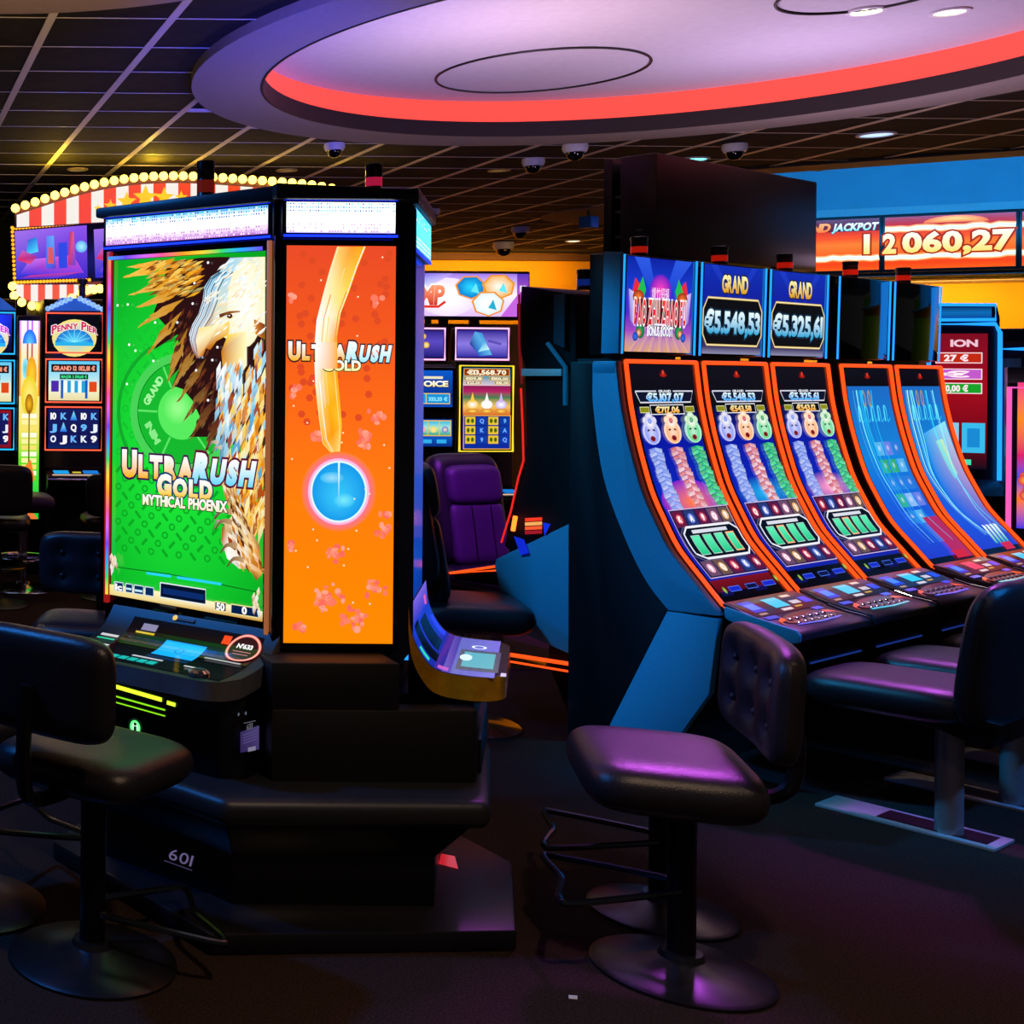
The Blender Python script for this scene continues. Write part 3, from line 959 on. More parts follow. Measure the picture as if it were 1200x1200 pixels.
# header with led dots
def led_header(parent, xa, xb, z0, z1, y, cols, strength, seed, rows=9, colw=.0085):
    MB().box((xa - .012, y - .004, z0 - .012), (xb + .012, y + .05, z1 + .012)).build('header_box', M['black'], parent, bevel=.004)
    A = Art()
    rnd = random.Random(seed)
    A.grad(xa, z0, xb, z1, [(i / (len(cols) - 1), c) for i, c in enumerate(cols)])
    n = int((xb - xa) / colw)
    A.lay += 1
    for j in range(rows):
        v = (j + .5) / rows
        for i in range(n):
            x = xa + (i + .5) * (xb - xa) / n; z = lerp(z0, z1, v)
            if v < .3: c = rnd.choice(['#fff0ff', '#a87ab0', '#d8b8ff'])
            elif v > .66: c = rnd.choice(['#1a8aff', '#0a3a9a', '#e8ffff', '#30c8ff'])
            else: continue
            A.ell(x, z, colw * .33, (z1 - z0) / rows * .33, c, n=5, step=False)
    A.build('led_panel', screen_mat(strength, rough=.3), parent, wallplace(y - .006))
    for zz in (z0 - .009, z1 + .009):  # glowing strips added to imitate a blue lens glow round the header
        MB().box((xa - .008, y - .008, zz - .0035), (xb + .008, y - .003, zz + .0035)).build('added_halo_strip', glow('halo_blue', '#1430ff', 2.2), parent)
(hx0, hz1) = FG.y(124, 259); (hx1, hz2) = FG.y(317, 239); (_, hz3) = FG.y(124, 289); (_, hz4) = FG.y(317, 273)
hz_g = (hz1 + hz2) / 2
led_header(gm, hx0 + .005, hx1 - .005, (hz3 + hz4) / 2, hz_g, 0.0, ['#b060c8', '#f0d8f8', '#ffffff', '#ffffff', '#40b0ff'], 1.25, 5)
MB().front([(x0 - .01, hz_g + .006), (x1 + .02, hz_g + .006), (x1 + .02, hz_g + .055), (x0 - .01, hz_g + .04)], -.03, .32).build('roof', M['satin'], gm, bevel=.008)
(bx, bz) = FG.y(241, 222, .12)
beacon(gm, bx, .12, hz_g + .05, .028, .13, '#8a2010', .35)

# deck: curved console that sweeps from the screen foot to the player, swept profile
def deck(parent, xa, xb, prof, art_fn, trim, rcorner=.10, rim=.055, low=.10):
    """profile (y,z): from under the screen forward"""
    reach = -prof[-1][0]; zt = prof[-1][1]
    N = 16
    xs = [lerp(xa, xb, i / N) for i in range(N + 1)]
    def shrink(x):                       # rounds the plan of the deck at both front corners
        d = min(x - xa, xb - x)
        if d >= rcorner: return 1.0
        return 1 - (1 - math.sqrt(max(0, 1 - (1 - d / rcorner) ** 2))) * (rcorner / reach)
    path = smooth_path([(p[0], p[1], 0) for p in prof], 4)
    cut = lambda x, y: max(y, -reach * shrink(x))
    vs = []; fs = []
    m = len(path)
    for x in xs:
        for p in path:
            y = cut(x, p.x)
            vs.append((x, y, interp([(q.x, q.y) for q in path], y)))
    for i in range(N):
        for j in range(m - 1):
            fs.append((i * m + j, (i + 1) * m + j, (i + 1) * m + j + 1, i * m + j + 1))
    top = MB().add(vs, fs)
    d = top.build('deck', M['satin'], parent, smooth=True)
    # rim band round the front and the ends
    ends = [q.x for q in path if -reach * shrink(xa) < q.x]
    poly = [(xa, y_) for y_ in ends] + [(x, -reach * shrink(x)) for x in [xa + rcorner * (1 - math.cos(PI / 2 * k / 8)) for k in range(9)]] + \
           [(x, -reach * shrink(x)) for x in [xb - rcorner * (1 - math.cos(PI / 2 * k / 8)) for k in range(8, -1, -1)]] + [(xb, y_) for y_ in ends[::-1]]
    vs = []; fs = []
    for (x, y) in poly:
        z1 = interp([(q.x, q.y) for q in path], max(min(y, 0), -reach))
        vs += [(x, y, z1 + .002), (x, y, z1 - rim)]
    for i in range(len(poly) - 1):
        fs.append((2 * i, 2 * i + 2, 2 * i + 3, 2 * i + 1))
    MB().add(vs, fs).build('deck_rim', trim, parent, smooth=True)
    # underside body
    vs = [(x, y, vs[2 * i + 1][2]) for i, (x, y) in enumerate(poly)]
    n = len(vs)
    vs2 = [(x * .94 + (xa + xb) / 2 * .06, y * .74, zt - low) for (x, y) in poly]
    MB().add(vs + vs2, [(i, i + 1, n + i + 1, n + i) for i in range(n - 1)] + [tuple(range(n, 2 * n))]).build('deck_underside', M['black'], parent, smooth=True)
    zc = lambda y: interp([(q.x, q.y) for q in path], y)
    A = art_fn(xa, xb, reach)
    arc = [(0.0, path[0].x)]
    for p, q in zip(path, path[1:]):
        arc.append((arc[-1][0] - (q - p).length, q.x))
    La = -arc[-1][0]
    def dp(u, v, h):
        y = interp(arc, v * La / reach)
        return (u, y - h * .5, zc(y) + .0015 + h)
    A.build('deck_panel', S1, parent, dp, cuts=[-.015 * k for k in range(1, int(reach / .015))])
    return zc

def green_deck_art(xa, xb, reach):
    A = Art()
    W = xb - xa
    X = lambda t: xa + W * t
    A.rect(X(.16), -.30, X(.93), -.03, '#020203')
    A.rect(X(.42), -.185, X(.66), -.095, '#1aa4ff'); A.rect(X(.425), -.18, X(.655), -.10, '#14b4ff')
    A.ring(X(.54), -.138, .012, .012, .016, .016, '#0a80d0', n=16)
    A.rect(X(.36), -.232, X(.54), -.222, '#c8ccd8'); A.rect(X(.42), -.215, X(.66), -.195, '#0a2a50')
    A.rect(X(.15), -.245, X(.56), -.285, '#03100c')
    for k in range(7):
        A.rect(X(.16 + .056 * k), -.25, X(.205 + .056 * k), -.28, '#16b8b0' if k != 1 else '#d89ac8')
    A.rect(X(.24), -.05, X(.33), -.075, '#8a86a8'); A.rect(X(.22), -.082, X(.335), -.09, '#d8c030')
    A.rect(X(.04), -.13, X(.15), -.118, '#d0d0d4'); A.rect(X(.04), -.15, X(.15), -.142, '#20d0a0'); A.rect(X(.03), -.20, X(.17), -.185, '#d0d0d4')
    A.rect(X(.72), -.075, X(.765), -.045, '#ff4a18')
    A.rect(X(.70), -.155, X(.9), -.147, '#b0b4bc'); A.rect(X(.68), -.245, X(.80), -.235, '#d0d0d4')
    A.rect(X(.40), -.01, X(.52), -.022, '#1a1a1e'); A.ell(X(.405), -.016, .009, .009, '#f0c020', n=12)
    cx, cy = X(.855), -.085
    A.ell(cx, cy, .050, .050, '#2a0c10', n=28)
    A.ring(cx, cy, .046, .046, .055, .055, '#ff7a68', n=32); A.ring(cx, cy, .049, .049, .052, .052, '#ffd0c8', n=32)
    A.text("N'633", cx, cy + .012, .016, '#ffffff', w=.05)
    A.rect(cx - .03, cy - .012, cx + .03, cy - .008, '#b06a78'); A.rect(cx - .026, cy - .024, cx + .026, cy - .02, '#b06a78')
    return A
DZ = FG.y(215, 740, -.06)[1]
zc = deck(gm, -.565, 0.045, [(0.0, .805), (-.03, .770), (-.07, .737), (-.13, .712), (-.22, .700), (-.335, .694)], green_deck_art, mat('rim_steel', '#8a8d94', .28, .6, noise=.06), low=.07)
for (tx_, ty_, cm, nm) in ((.80, -.27, M['chrome'], 'round_button'), (.14, -.255, glow('button_amber', '#ffb040', 1.2), 'lit_button'), (.18, -.235, glow('button_ivory', '#d8f0c0', 1.0), 'lit_button'), (.155, -.225, glow('button_red', '#e03a20', 1.0), 'lit_button')):
    xx = lerp(-.565, .045, tx_)
    MB().lathe([(.032 if nm == 'round_button' else .016, 0), (.032 if nm == 'round_button' else .016, .008), (.022 if nm == 'round_button' else .011, .016), (.002, .017)], 20).build(nm, cm, gm, smooth=True, loc=(xx, ty_, zc(ty_)))
# lower cabinet with lit slot, badge, labels
zd = .63
MB().prism([(-.55, .25), (-.55, -.21), (-.50, -.25), (-.02, -.25), (.035, -.20), (.035, .25)], .385, zd + .005).build('lower_cabinet', M['black'], gm, bevel=.008)
yf = -.252
A = Art()
Pg = lambda x, y: FG.y(x, y, yf)
a = Pg(124, 801); b = Pg(190, 820); c = Pg(196, 823); d_ = Pg(206, 826)
A.line([a, b], .013, '#d8ff30'); A.line([c, d_], .012, '#c8ff30')
for dy, wd in ((10, .005), (17, .004)):
    A.line([Pg(126, 803 + dy), Pg(194, 822 + dy)], wd, '#7ac818')
a = Pg(159, 852)
A.ring(a[0], a[1], .017, .019, .026, .029, '#0a1a10', n=24); A.ell(a[0], a[1], .019, .022, '#c8ffd8', '#30e060', n=24)
A.rect(a[0] - .005, a[1] - .013, a[0] + .005, a[1] + .003, '#04140a'); A.ell(a[0], a[1] + .010, .0055, .0055, '#04140a', n=10)
A.line([Pg(148, 873), Pg(195, 887)], .003, '#a8b8b0')
A.build('lit_slot', screen_mat(1.6), gm, wallplace(yf - .002))
tag(kids(gm)[-1], 'green lit slot and round badge on the cabinet front')
# right flank of the cabinet: lock, number and sticker
xs_ = .036
def flank(pts, c, A):
    A.poly([FG.x(px, py, xs_) for px, py in pts], c)
A = Art()
flank([(281, 858), (303, 850), (303, 878), (281, 882)], ['#5a4a90', '#7a6ab8', '#6a58a8', '#4a3a80'], A)
flank([(290, 876), (299, 874), (299, 879), (290, 881)], '#c8c0e8', A)
for k in range(4):
    flank([(284, 861 + k * 3.2), (300, 855.5 + k * 3.3), (300, 856.5 + k * 3.3), (284, 862 + k * 3.2)], '#8a7ac8', A)
A.build('sticker', screen_mat(.35, rough=.5), gm, lambda u, v, h: (xs_ + .0015 + h, u, v))
A = Art()
flank([(285, 847), (299, 844), (299, 845), (285, 848)], '#8a8894', A)
cxy = FG.x(292, 851, xs_); A.text('633', cxy[0], cxy[1], .016, '#8a8894', w=.034)
A.build('number_plate', screen_mat(.35, rough=.5), gm, lambda u, v, h: (xs_ + .0015 + h, u, v))
for px in (279, 287.5):
    A = Art()
    q_ = FG.x(px, 837 - (px - 279) * .15, xs_); A.ell(q_[0], q_[1], .006, .006, '#b8c8e8', '#404860', n=10)
    A.build('bolt', screen_mat(.35, rough=.5), gm, lambda u, v, h: (xs_ + .0015 + h, u, v))

# ---------------- corner column with the orange display
FC = Frame((1.40, 3.86), 0.0)
cm = root('display_column', 'tall corner column with an orange screen and a glowing cyan ball', 'display', FC.o, 0)
(ox0, _) = FC.y(334, 520); (ox1, _) = FC.y(462, 520); (_, oz1) = FC.y(398, 288); (_, oz0) = FC.y(398, 754)
(cx0, _) = FC.y(321, 500); (cx1, _) = FC.y(474, 500)
MB().box((cx0, .02, .385), (cx1, .22, 2.165)).build('column', M['black'], cm, bevel=.006)
MB().front([(cx0, oz0 - .025), (cx1, oz0 - .025), (cx1, oz1 + .03), (cx0, oz1 + .03)], 0.002, .03).build('bezel', M['glass'], cm, bevel=.003)
def orange_art():
    A = Art()
    P = lambda x, y: FC.y(x, y, 0)
    pt = lambda x, y: P(300 + x / 3.53, 180 + y / 3.53)
    pb = lambda x, y: P(300 + x / 3.53, 500 + y / 3.53)
    A.grad(ox0, oz0, ox1, oz1, [(0, '#ff8a00'), (.35, '#ff7d08'), (.55, '#fb6c14'), (.8, '#f0561c'), (1, '#e84a26')])
    rnd = random.Random(11)
    A.lay += 1
    for _ in range(60):      # soft mottling
        x = rnd.uniform(ox0 + .02, ox1 - .02); z = rnd.uniform(lerp(oz0, oz1, .55), oz1 - .02)
        A.ell(x, z, .012, .012, '#dd4a22', n=6, step=False)
    A.lay += 1
    def blossom(x, y, s, k):
        for _ in range(k):
            a = rnd.uniform(0, 2 * PI); r = rnd.uniform(0, s)
            q = P(min(455, max(341, x + r * math.cos(a))), min(748, y + r * math.sin(a) * .9))
            A.ell(q[0], q[1], rnd.uniform(.005, .012), rnd.uniform(.005, .012), rnd.choice(['#ff8a70', '#ff7a60', '#ffa088', '#f86a5a']), n=7, step=False)
    for (x, y, s, k) in ((385, 700, 18, 34), (415, 725, 16, 26), (392, 648, 12, 18), (440, 690, 14, 16), (430, 515, 14, 18), (350, 735, 8, 8), (450, 625, 12, 12), (440, 490, 12, 12), (345, 460, 10, 8), (340, 350, 8, 6), (440, 350, 10, 8), (370, 510, 8, 6), (335, 640, 8, 8), (452, 605, 8, 8)):
        blossom(x, y, s, k)
    # streak
    left = [pt(335, 385), pt(305, 480), pt(275, 590), pt(250, 690), pt(240, 820), pt(245, 960), pt(258, 1080), pt(275, 1200), pb(330, 130)]
    right = [pt(455, 385), pt(420, 470), pt(385, 570), pt(350, 660), pt(335, 760), pt(335, 880), pt(345, 1000), pt(355, 1120), pb(345, 130)]
    n = len(left)
    mid = [((a[0] + b[0]) / 2, (a[1] + b[1]) / 2) for a, b in zip(left, right)]
    cl = ['#ffd070', '#ffe9b0', '#fff4d0', '#ffffff', '#ffffff', '#fff4e8', '#ffd070', '#ffae20', '#ffe080']
    cmn = ['#ff9a30', '#ffc050', '#ffe890', '#fff8e0', '#fff0b0', '#ffc840', '#ffb010', '#ff9a00', '#ffd060']
    crr = ['#ffb000', '#ffc030', '#ffd850', '#ffe080', '#ffa020', '#ff9a20', '#ffb020', '#ffc030', '#ffe080']
    vs = []; cs = []; fs = []
    for i in range(n):
        vs += [left[i], mid[i], right[i]]; cs += [srgb(cl[i]), srgb(cmn[i]), srgb(crr[i])]
    for i in range(n - 1):
        fs += [(3 * i, 3 * i + 1, 3 * i + 4, 3 * i + 3), (3 * i + 1, 3 * i + 2, 3 * i + 5, 3 * i + 4)]
    A.raw(vs, fs, cs)
    A.lay += 1
    for k in range(12):
        t = rnd.random()
        path = [(lerp(a[0], b[0], t), lerp(a[1], b[1], t)) for a, b in zip(left, right)]
        i0 = rnd.randint(0, 5)
        A.line(path[i0:i0 + 4], .003, rnd.choice(['#ffffff', '#ffe090', '#ff8a10', '#fff0c0']), .001, step=False)
    # words behind the streak
    def tx(st, xa, xb, y, hp, **k):
        a = P(xa, y); b = P(xb, y)
        A.text(st, (a[0] + b[0]) / 2, (a[1] + b[1]) / 2, hp, w=b[0] - a[0], **k)
    tx('ULTRA', 339, 404, 411, .052, c='#ffb828', c2='#ffffff', out='#3a1a20', small=((0,), .84), style='h', outstyle='x', gap=.2)
    tx('RUSH', 406, 455, 412, .056, c='#a8ecff', c2='#ffffff', out='#2a2030', shear=.25, small=((0,), .82), style='h', outstyle='x', gap=.2)
    tx('GOLD', 378, 422, 427, .036, c='#fff0a0', c2='#ffffff', out='#3a4a20', small=((0,), .84))
    A.poly([pt(248, 780), pt(335, 780), pt(336, 890), pt(243, 890)], ['#ffffff', '#ffb540', '#ffa528', '#fff6ea'])
    # ball
    c = P(396.5, 576)
    u = (P(430, 576)[0] - c[0]) / 33.5
    A.ring(c[0], c[1], u * 30, u * 33, u * 44, u * 47, '#ff6ab0', '#ff7d10', n=40)
    A.ell(c[0], c[1], u * 36, u * 39, '#ffffff', '#ffb8e0', n=40)
    A.ell(c[0], c[1], u * 33, u * 36, '#ffffff', '#d8ffff', n=40)
    A.fan([(c[0] + u * 31 * math.cos(2 * PI * k / 40), c[1] + u * 34 * math.sin(2 * PI * k / 40)) for k in range(40)], '#38c8f8', '#1498e8', (c[0], c[1] - u * 8))
    A.ell(c[0] - u * 8, c[1] + u * 16, u * 14, u * 7, '#9adcf8', '#30b8f0', n=20)
    A.ell(c[0] + u * 6, c[1] - u * 10, u * 13, u * 9, '#7ae8f8', '#2cbcf4', n=20)
    A.line([(c[0], c[1] + u * 34), (c[0], c[1] - u * 20)], .006, '#e8fcff', .001, '#40c8f8')
    A.lay += 1
    for _ in range(26):
        x = rnd.uniform(ox0 + .01, ox1 - .01); z = rnd.uniform(oz0 + .02, oz1 - .02)
        A.ell(x, z, .003, .003, '#ffe8c0', n=6, step=False)
    return A
orange_art().build('screen', S1, cm, wallplace(0.0))
(h0, hz1) = FC.y(333, 237); (h1, hz0) = FC.y(463, 274)
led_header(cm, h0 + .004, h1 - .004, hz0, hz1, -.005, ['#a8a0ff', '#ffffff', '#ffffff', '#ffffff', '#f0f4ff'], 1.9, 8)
MB().front([(cx0 - .01, hz1 + .006), (cx1 + .015, hz1 + .006), (cx1 + .015, hz1 + .04), (cx0 - .01, hz1 + .055)], -.035, .25).build('roof', M['satin'], cm, bevel=.008)
(bx, bz) = FC.y(438, 220, .08)
bq = beacon(cm, bx, .08, hz1 + .045, .024, .085, '#b01840', .8)
for sx in (348, 390):
    q_ = FC.y(sx, 820, 0)[0]
    MB().box((q_ - .002, .016, .40), (q_ + .002, .022, oz0 - .04)).build('seam', M['satin'], cm)

# ---------------- machine that faces right
rm = root('slot_machine', 'slot machine seen edge-on with blue button deck and amber mirror trim', 'slot machine', FR.o, FR.rz)
RW = .62
MB().prism([(0.0, .03), (RW, .03), (RW, .26), (.17, .26), (.05, .05)], .62, 2.13).build('cabinet', M['black'], rm, bevel=.008)
A = Art(); A.grad(.05, .78, RW - .04, 2.0, [(0, '#0a38a8'), (.5, '#1060e0'), (1, '#0a38a8')])
A.build('screen', screen_mat(.8), rm, wallplace(.012))
MB().box((0.012, -.006, .72), (.026, .03, 2.03)).build('side_light', M['blue_led'], rm, bevel=.002)
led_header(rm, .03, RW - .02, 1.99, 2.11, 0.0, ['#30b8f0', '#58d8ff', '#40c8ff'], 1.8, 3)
MB().front([(-.02, 2.115), (RW + .01, 2.115), (RW + .01, 2.165), (-.02, 2.165)], -.02, .30).build('roof', M['satin'], rm, bevel=.008)
MB().side([(.03, .70), (-.012, .76), (-.012, 2.10), (.03, 2.16), (.3, 2.16), (.3, .70)], -.014, -.002).build('flank', mat('blue_black_flank', '#101830', .35, noise=.1), rm, bevel=.002)
def right_deck_art(xa, xb, reach):
    A = Art()
    W = xb - xa
    X = lambda t: xa + W * t
    A.grad(X(.02), -reach + .02, X(.98), -.005, [(0, '#5a50c8'), (.4, '#1a2a9a'), (.8, '#1830c0'), (1, '#7a60d8')])
    A.rect(X(.14), -.25, X(.66), -.17, '#05060c'); A.rect(X(.22), -.24, X(.60), -.18, '#30a0a8')
    A.ell(X(.45), -.185, .05, .012, '#cfe8f0', n=20)
    A.ring(X(.75), -.205, .022, .010, .028, .015, '#e8f4ff', n=24)
    A.rect(X(.15), -.135, X(.34), -.05, '#04060e'); A.rect(X(.40), -.13, X(.7), -.06, '#060a18')
    A.rect(X(.06), -.12, X(.11), -.09, '#30e0a8'); A.rect(X(.05), -.16, X(.12), -.14, '#c060c8'); A.rect(X(.06), -.27, X(.14), -.255, '#c8b8e8')
    A.rect(X(.80), -.05, X(.86), -.03, '#ff5020'); A.rect(X(.84), -.13, X(.93), -.08, '#2a40ff')
    return A
zc2 = deck(rm, -.02, RW - .03, [(0.0, .89), (-.012, .80), (-.05, .728), (-.09, .702), (-.16, .696), (-.265, .698)], right_deck_art, M['gold'], rim=.07, low=.09)
MB().prism([(.0, .2), (.0, -.15), (.05, -.20), (RW - .08, -.20), (RW - .03, -.15), (RW - .03, .2)], .385, .50).build('lower_cabinet', M['black'], rm, bevel=.01)
tag(kids(rm)[-1])
MB().prism([(.01, .16), (.01, -.13), (.06, -.18), (RW - .08, -.18), (RW - .03, -.13), (RW - .03, .16)], .50, .62).build('cabinet_waist', M['black'], rm, bevel=.01)
MB().lathe([(.014, 0), (.014, .012), (.010, .014)], 14).build('lock', M['chrome'], cm, smooth=True, loc=(FC.y(520, 860, -.01)[0], -.01, FC.y(520, 860, -.01)[1]))
# ---------------- shared foot of the pod: front panel, bumper shelf, plinth, floor plate
FB = Frame((1.40, 3.70), 0.0)
pb_ = root('pod_plinth', 'black stepped plinth with rounded bumper shelf under the tall machines', 'plinth', FB.o, 0)
def poly_px(pts, z):
    return [FB.z(px, py, z) for px, py in pts]
fx0 = FB.y(318, 850, .02)[0]; fx1 = FB.y(566, 850, .02)[0]
MB().prism([(fx0, .02), (fx1 - .02, .02), (fx1, .05), (fx1 - .02, .09), (fx0, .09)], .385, .61).build('front_cover', M['blackm'], pb_, bevel=.01)
fx2 = FB.y(462, 850, .06)[0]
MB().prism([(fx0, .02), (fx2, .02), (fx2, .17), (fx0, .17)], .605, .745).build('upper_cover', M['blackm'], pb_, bevel=.006)
bump = poly_px([(215, 940), (262, 957), (575, 960), (577, 920)], .35)
bl, b0, b1, b2 = bump
poly = [(bl[0] - .30, bl[1] + .34), (bl[0], bl[1]), b0, b1, (b1[0] + .30, b1[1] + .62), (b1[0] - .1, b1[1] + 1.1), (b0[0] - .2, b0[1] + 1.1)]
MB().prism(poly, .315, .395).build('bumper_shelf', M['satin'], pb_, bevel=.03, seg=4)
def inset(pl, k, c=None):
    cx = sum(p[0] for p in pl) / len(pl); cy = sum(p[1] for p in pl) / len(pl)
    return [(lerp(p[0], cx, k), lerp(p[1], cy, k)) for p in pl]
MB().frustum(inset(poly, .22), .20, inset(poly, .06), .325).build('skirt', M['black'], pb_, bevel=.004)
MB().prism(inset(poly, .22), .05, .202).build('foot_wall', M['black'], pb_, bevel=.004)
bp = poly_px([(246, 1095), (605, 1090), (600, 1010), (540, 978)], .06)
p1, p2, p3, p4 = bp
lp = FB.z(62, 985, .06)
plate = [lp, p1, p2, p3, p4, (p4[0] - .3, p4[1] + .5), (lp[0] + .2, lp[1] + .3)]
o = MB().prism(plate, 0.0, .06).build('floor_plate', mat('plate_black', '#17161c', .35, noise=.1), pb_, bevel=.008)
# number plate on the skirt
sk0, sk1 = inset(poly, .22), inset(poly, .06)
A = Art()
nmid = FB.loc(at_y(190, 1012, 3.60))
# the left skirt face runs from the shelf's left corner to its front corner
fa, fb = Vector(sk0[0]), Vector(sk0[1])
dirx = (fb - fa).normalized(); ln = (fb - fa).length
fa2, fb2 = Vector(sk1[0]), Vector(sk1[1])
def skirt_pt(u, v, h):
    t = max(0, (v - .20) / .125)
    p = fa.lerp(fa2, t) + dirx * u
    nrm = Vector((dirx.y, -dirx.x))
    p += nrm * (.003 + h)
    return (p.x, p.y, v)
A.text('601', ln - .075, .14, .036, '#8a7ab0', w=.082, style='n', shear=.2)
A.line([(ln - .13, .112), (ln - .03, .112)], .002, '#6a5a90')
A.build('number', screen_mat(.5, rough=.5), pb_, skirt_pt)
# label on the plate at the right
A = Art()
q = [FB.z(px, py, .062) for px, py in ((517, 1000), (533, 1003), (537, 1018), (514, 1012))]
A.poly(q, '#d02028')
A.build('red_sticker', screen_mat(.8, rough=.4), pb_, lambda u, v, h: (u, v, .0612 + h))
# ================================================================== RIGHT BANK: five curved machines
RB = at_z(672, 875, 0)
URZ = math.atan2(.5257, .8507)
FU = Frame((RB.x, RB.y), URZ)
MW = 0.60
OFFS = [0.0, .64, 1.28, 2.0, 2.65]
CURVE = [(1.66, .192), (1.60, .199), (1.492, .212), (1.40, .229), (1.317, .247), (1.21, .275), (1.11, .306), (1.01, .351), (.912, .400), (.85, .446), (.789, .497), (.73, .545), (.69, .580)]   # z, s (front distance from the back)
_cs = smooth_path([(s, z, 0) for z, s in CURVE], 3)
CV = [(p.y, p.x) for p in _cs]
def cs(z):
    return interp(CV, z)
# arc length along the curve, from bottom to top
ARC = [(0.0, CV[-1][0])]
for (z1, s1), (z0, s0) in zip(CV[::-1][1:], CV[::-1]):
    ARC.append((ARC[-1][0] + math.hypot(z1 - z0, s1 - s0), z1))
ALEN = ARC[-1][0]
def arc_z(a):
    return interp(ARC, a)
def on_curve(u, v, h):                    # v = arc length from the foot, h = in front of the glass
    z = arc_z(min(max(v, 0), ALEN))
    dz = .004
    s0, s1 = cs(z - dz), cs(z + dz)
    n = Vector((2 * dz, -(s1 - s0)))      # normal (s, z)
    n.normalize()
    s = cs(z) + n.x * (h + .002)
    return (u, -s, z + n.y * (h + .002))
CUTS = [ALEN * k / 34 for k in range(1, 34)]

def art_fortune(seed, jack, mini, warm):
    """three strings of figures on blue, prize plates above, small reels below"""
    A = Art(); rnd = random.Random(seed)
    x0, x1 = .055, .545; W = x1 - x0
    X = lambda t: x0 + W * t
    Y = lambda t: ALEN * t
    A.grad(.04, Y(.0), .56, Y(.985), [(0, '#050308'), (.03, '#060309'), (.031, '#07050c'), (.86, '#04050e'), (1, '#0a0818')])
    A.grad(x0, Y(.10), x1, Y(.82), [(0, '#1020a0'), (.25, '#2018b0'), (.5, '#0a24b8'), (.8, '#0818a0'), (1, '#050a30')])
    if warm == 1:
        A.fan([(X(.5) + .24 * math.cos(2 * PI * k / 20), Y(.43) + .10 * math.sin(2 * PI * k / 20)) for k in range(20)], '#ff7a30', '#7a20c8')
        A.grad(x0, Y(.06), x1, Y(.11), [(0, '#500818'), (1, '#7a1020')])
    else:
        A.fan([(X(.5) + .24 * math.cos(2 * PI * k / 20), Y(.44) + .08 * math.sin(2 * PI * k / 20)) for k in range(20)], '#20b0f0' if warm == 2 else '#ff9ac8', '#1028b0')
    # prize plates
    A.poly([(X(.02), Y(.88)), (X(.98), Y(.88)), (X(.92), Y(.835)), (X(.08), Y(.835))], '#08102a')
    A.line([(X(.02), Y(.88)), (X(.98), Y(.88)), (X(.92), Y(.835)), (X(.08), Y(.835)), (X(.02), Y(.88))], .006, '#d8d8e8')
    A.rect(X(.36), Y(.872), X(.64), Y(.888), '#08102a'); A.text('GRAND', X(.5), Y(.88), .010, '#e8e8f0', w=.10)
    A.text(jack, X(.5), Y(.856), .034, '#2aa8ff', w=.30, c2='#e8fcff')
    A.rect(X(.22), Y(.785), X(.78), Y(.826), '#06060c'); A.frame(X(.22), Y(.785), X(.78), Y(.826), .004, '#e8e8f0')
    A.text(mini, X(.5), Y(.805), .026, '#ffa820', w=.19, c2='#fff0b0')
    for a, b in ((.05, .2), (.8, .95)):
        A.rect(X(a), Y(.793), X(b), Y(.818), '#8a8a18'); A.frame(X(a), Y(.793), X(b), Y(.818), .003, '#e0e0a0')
    # three figures: head, head-dress, hanging string of crackers
    for (cx, hc, sc, s2, tk) in ((.16, '#8a98f0', '#6a8af0', '#c0d0ff', -.01), (.50, '#ffb070', '#d01830', '#ffe0e8', .0), (.84, '#58d890', '#0a9a58', '#50f0a0', .01)):
        A.lay += 1
        for k in range(15):
            v = .655 - k * .0165
            sw = .052 + .006 * math.sin(k * 1.3)
            xx = X(cx) + k * .0035 * (1 if cx > .3 else .4)
            for sg in (-1, 1):
                c = mixc(srgb(sc), srgb(s2), .25 + .6 * ((k + (sg > 0)) % 2) * rnd.uniform(.4, 1))
                A.poly([(xx, Y(v)), (xx + sg * sw, Y(v - .006)), (xx + sg * sw * .9, Y(v - .022)), (xx, Y(v - .014))], [c, mixc(c, srgb('#101030'), .5), mixc(c, srgb('#ffffff'), .2), c], step=False)
        A.ell(X(cx), Y(.715), .070, .052, '#f4f0ff', mixc(srgb(hc), srgb('#ffffff'), .35), n=18)
        A.ell(X(cx), Y(.712), .052, .044, mixc(srgb(hc), srgb('#ffffff'), .45), hc, n=18)
        A.line([(X(cx) - .03, Y(.722)), (X(cx) - .012, Y(.726))], .007, '#30182a'); A.line([(X(cx) + .012, Y(.726)), (X(cx) + .03, Y(.722))], .007, '#30182a')
        A.ell(X(cx), Y(.690), .020, .012, '#401018', '#a02028', n=12)
        for dx, dv, r in ((-.03, .762, .026), (.03, .762, .026), (0, .775, .030), (0, .752, .04)):
            A.ell(X(cx) + dx, Y(dv), r, r * .7, '#ffffff', mixc(srgb(hc), srgb('#fff0d0'), .4), n=12)
        A.ell(X(cx), Y(.760), .016, .012, mixc(srgb(sc), srgb('#ffffff'), .3), sc, n=10)
    # reel window
    A.rect(x0 + .005, Y(.115), x1 - .005, Y(.405), '#10154a'); A.frame(x0 + .005, Y(.115), x1 - .005, Y(.405), .004, '#d0b8e0')
    cols = ['#d83048', '#e8a0c0', '#5a78e0', '#e8b070', '#c02a50']
    for row, v in ((0, .365), (1, .155)):
        for k in range(5):
            c = cols[(k * 2 + row) % 5]
            A.rect(X(.04 + .19 * k), Y(v - .032), X(.21 + .19 * k), Y(v + .032), mixc(srgb('#0c1240'), srgb(c), .18))
            A.ell(X(.125 + .19 * k), Y(v), .026, .022, mixc(srgb(c), srgb('#ffffff'), .4), c, n=9)
            A.text(rnd.choice('KQJA9'), X(.125 + .19 * k), Y(v), .026, '#ffffff', style='b')
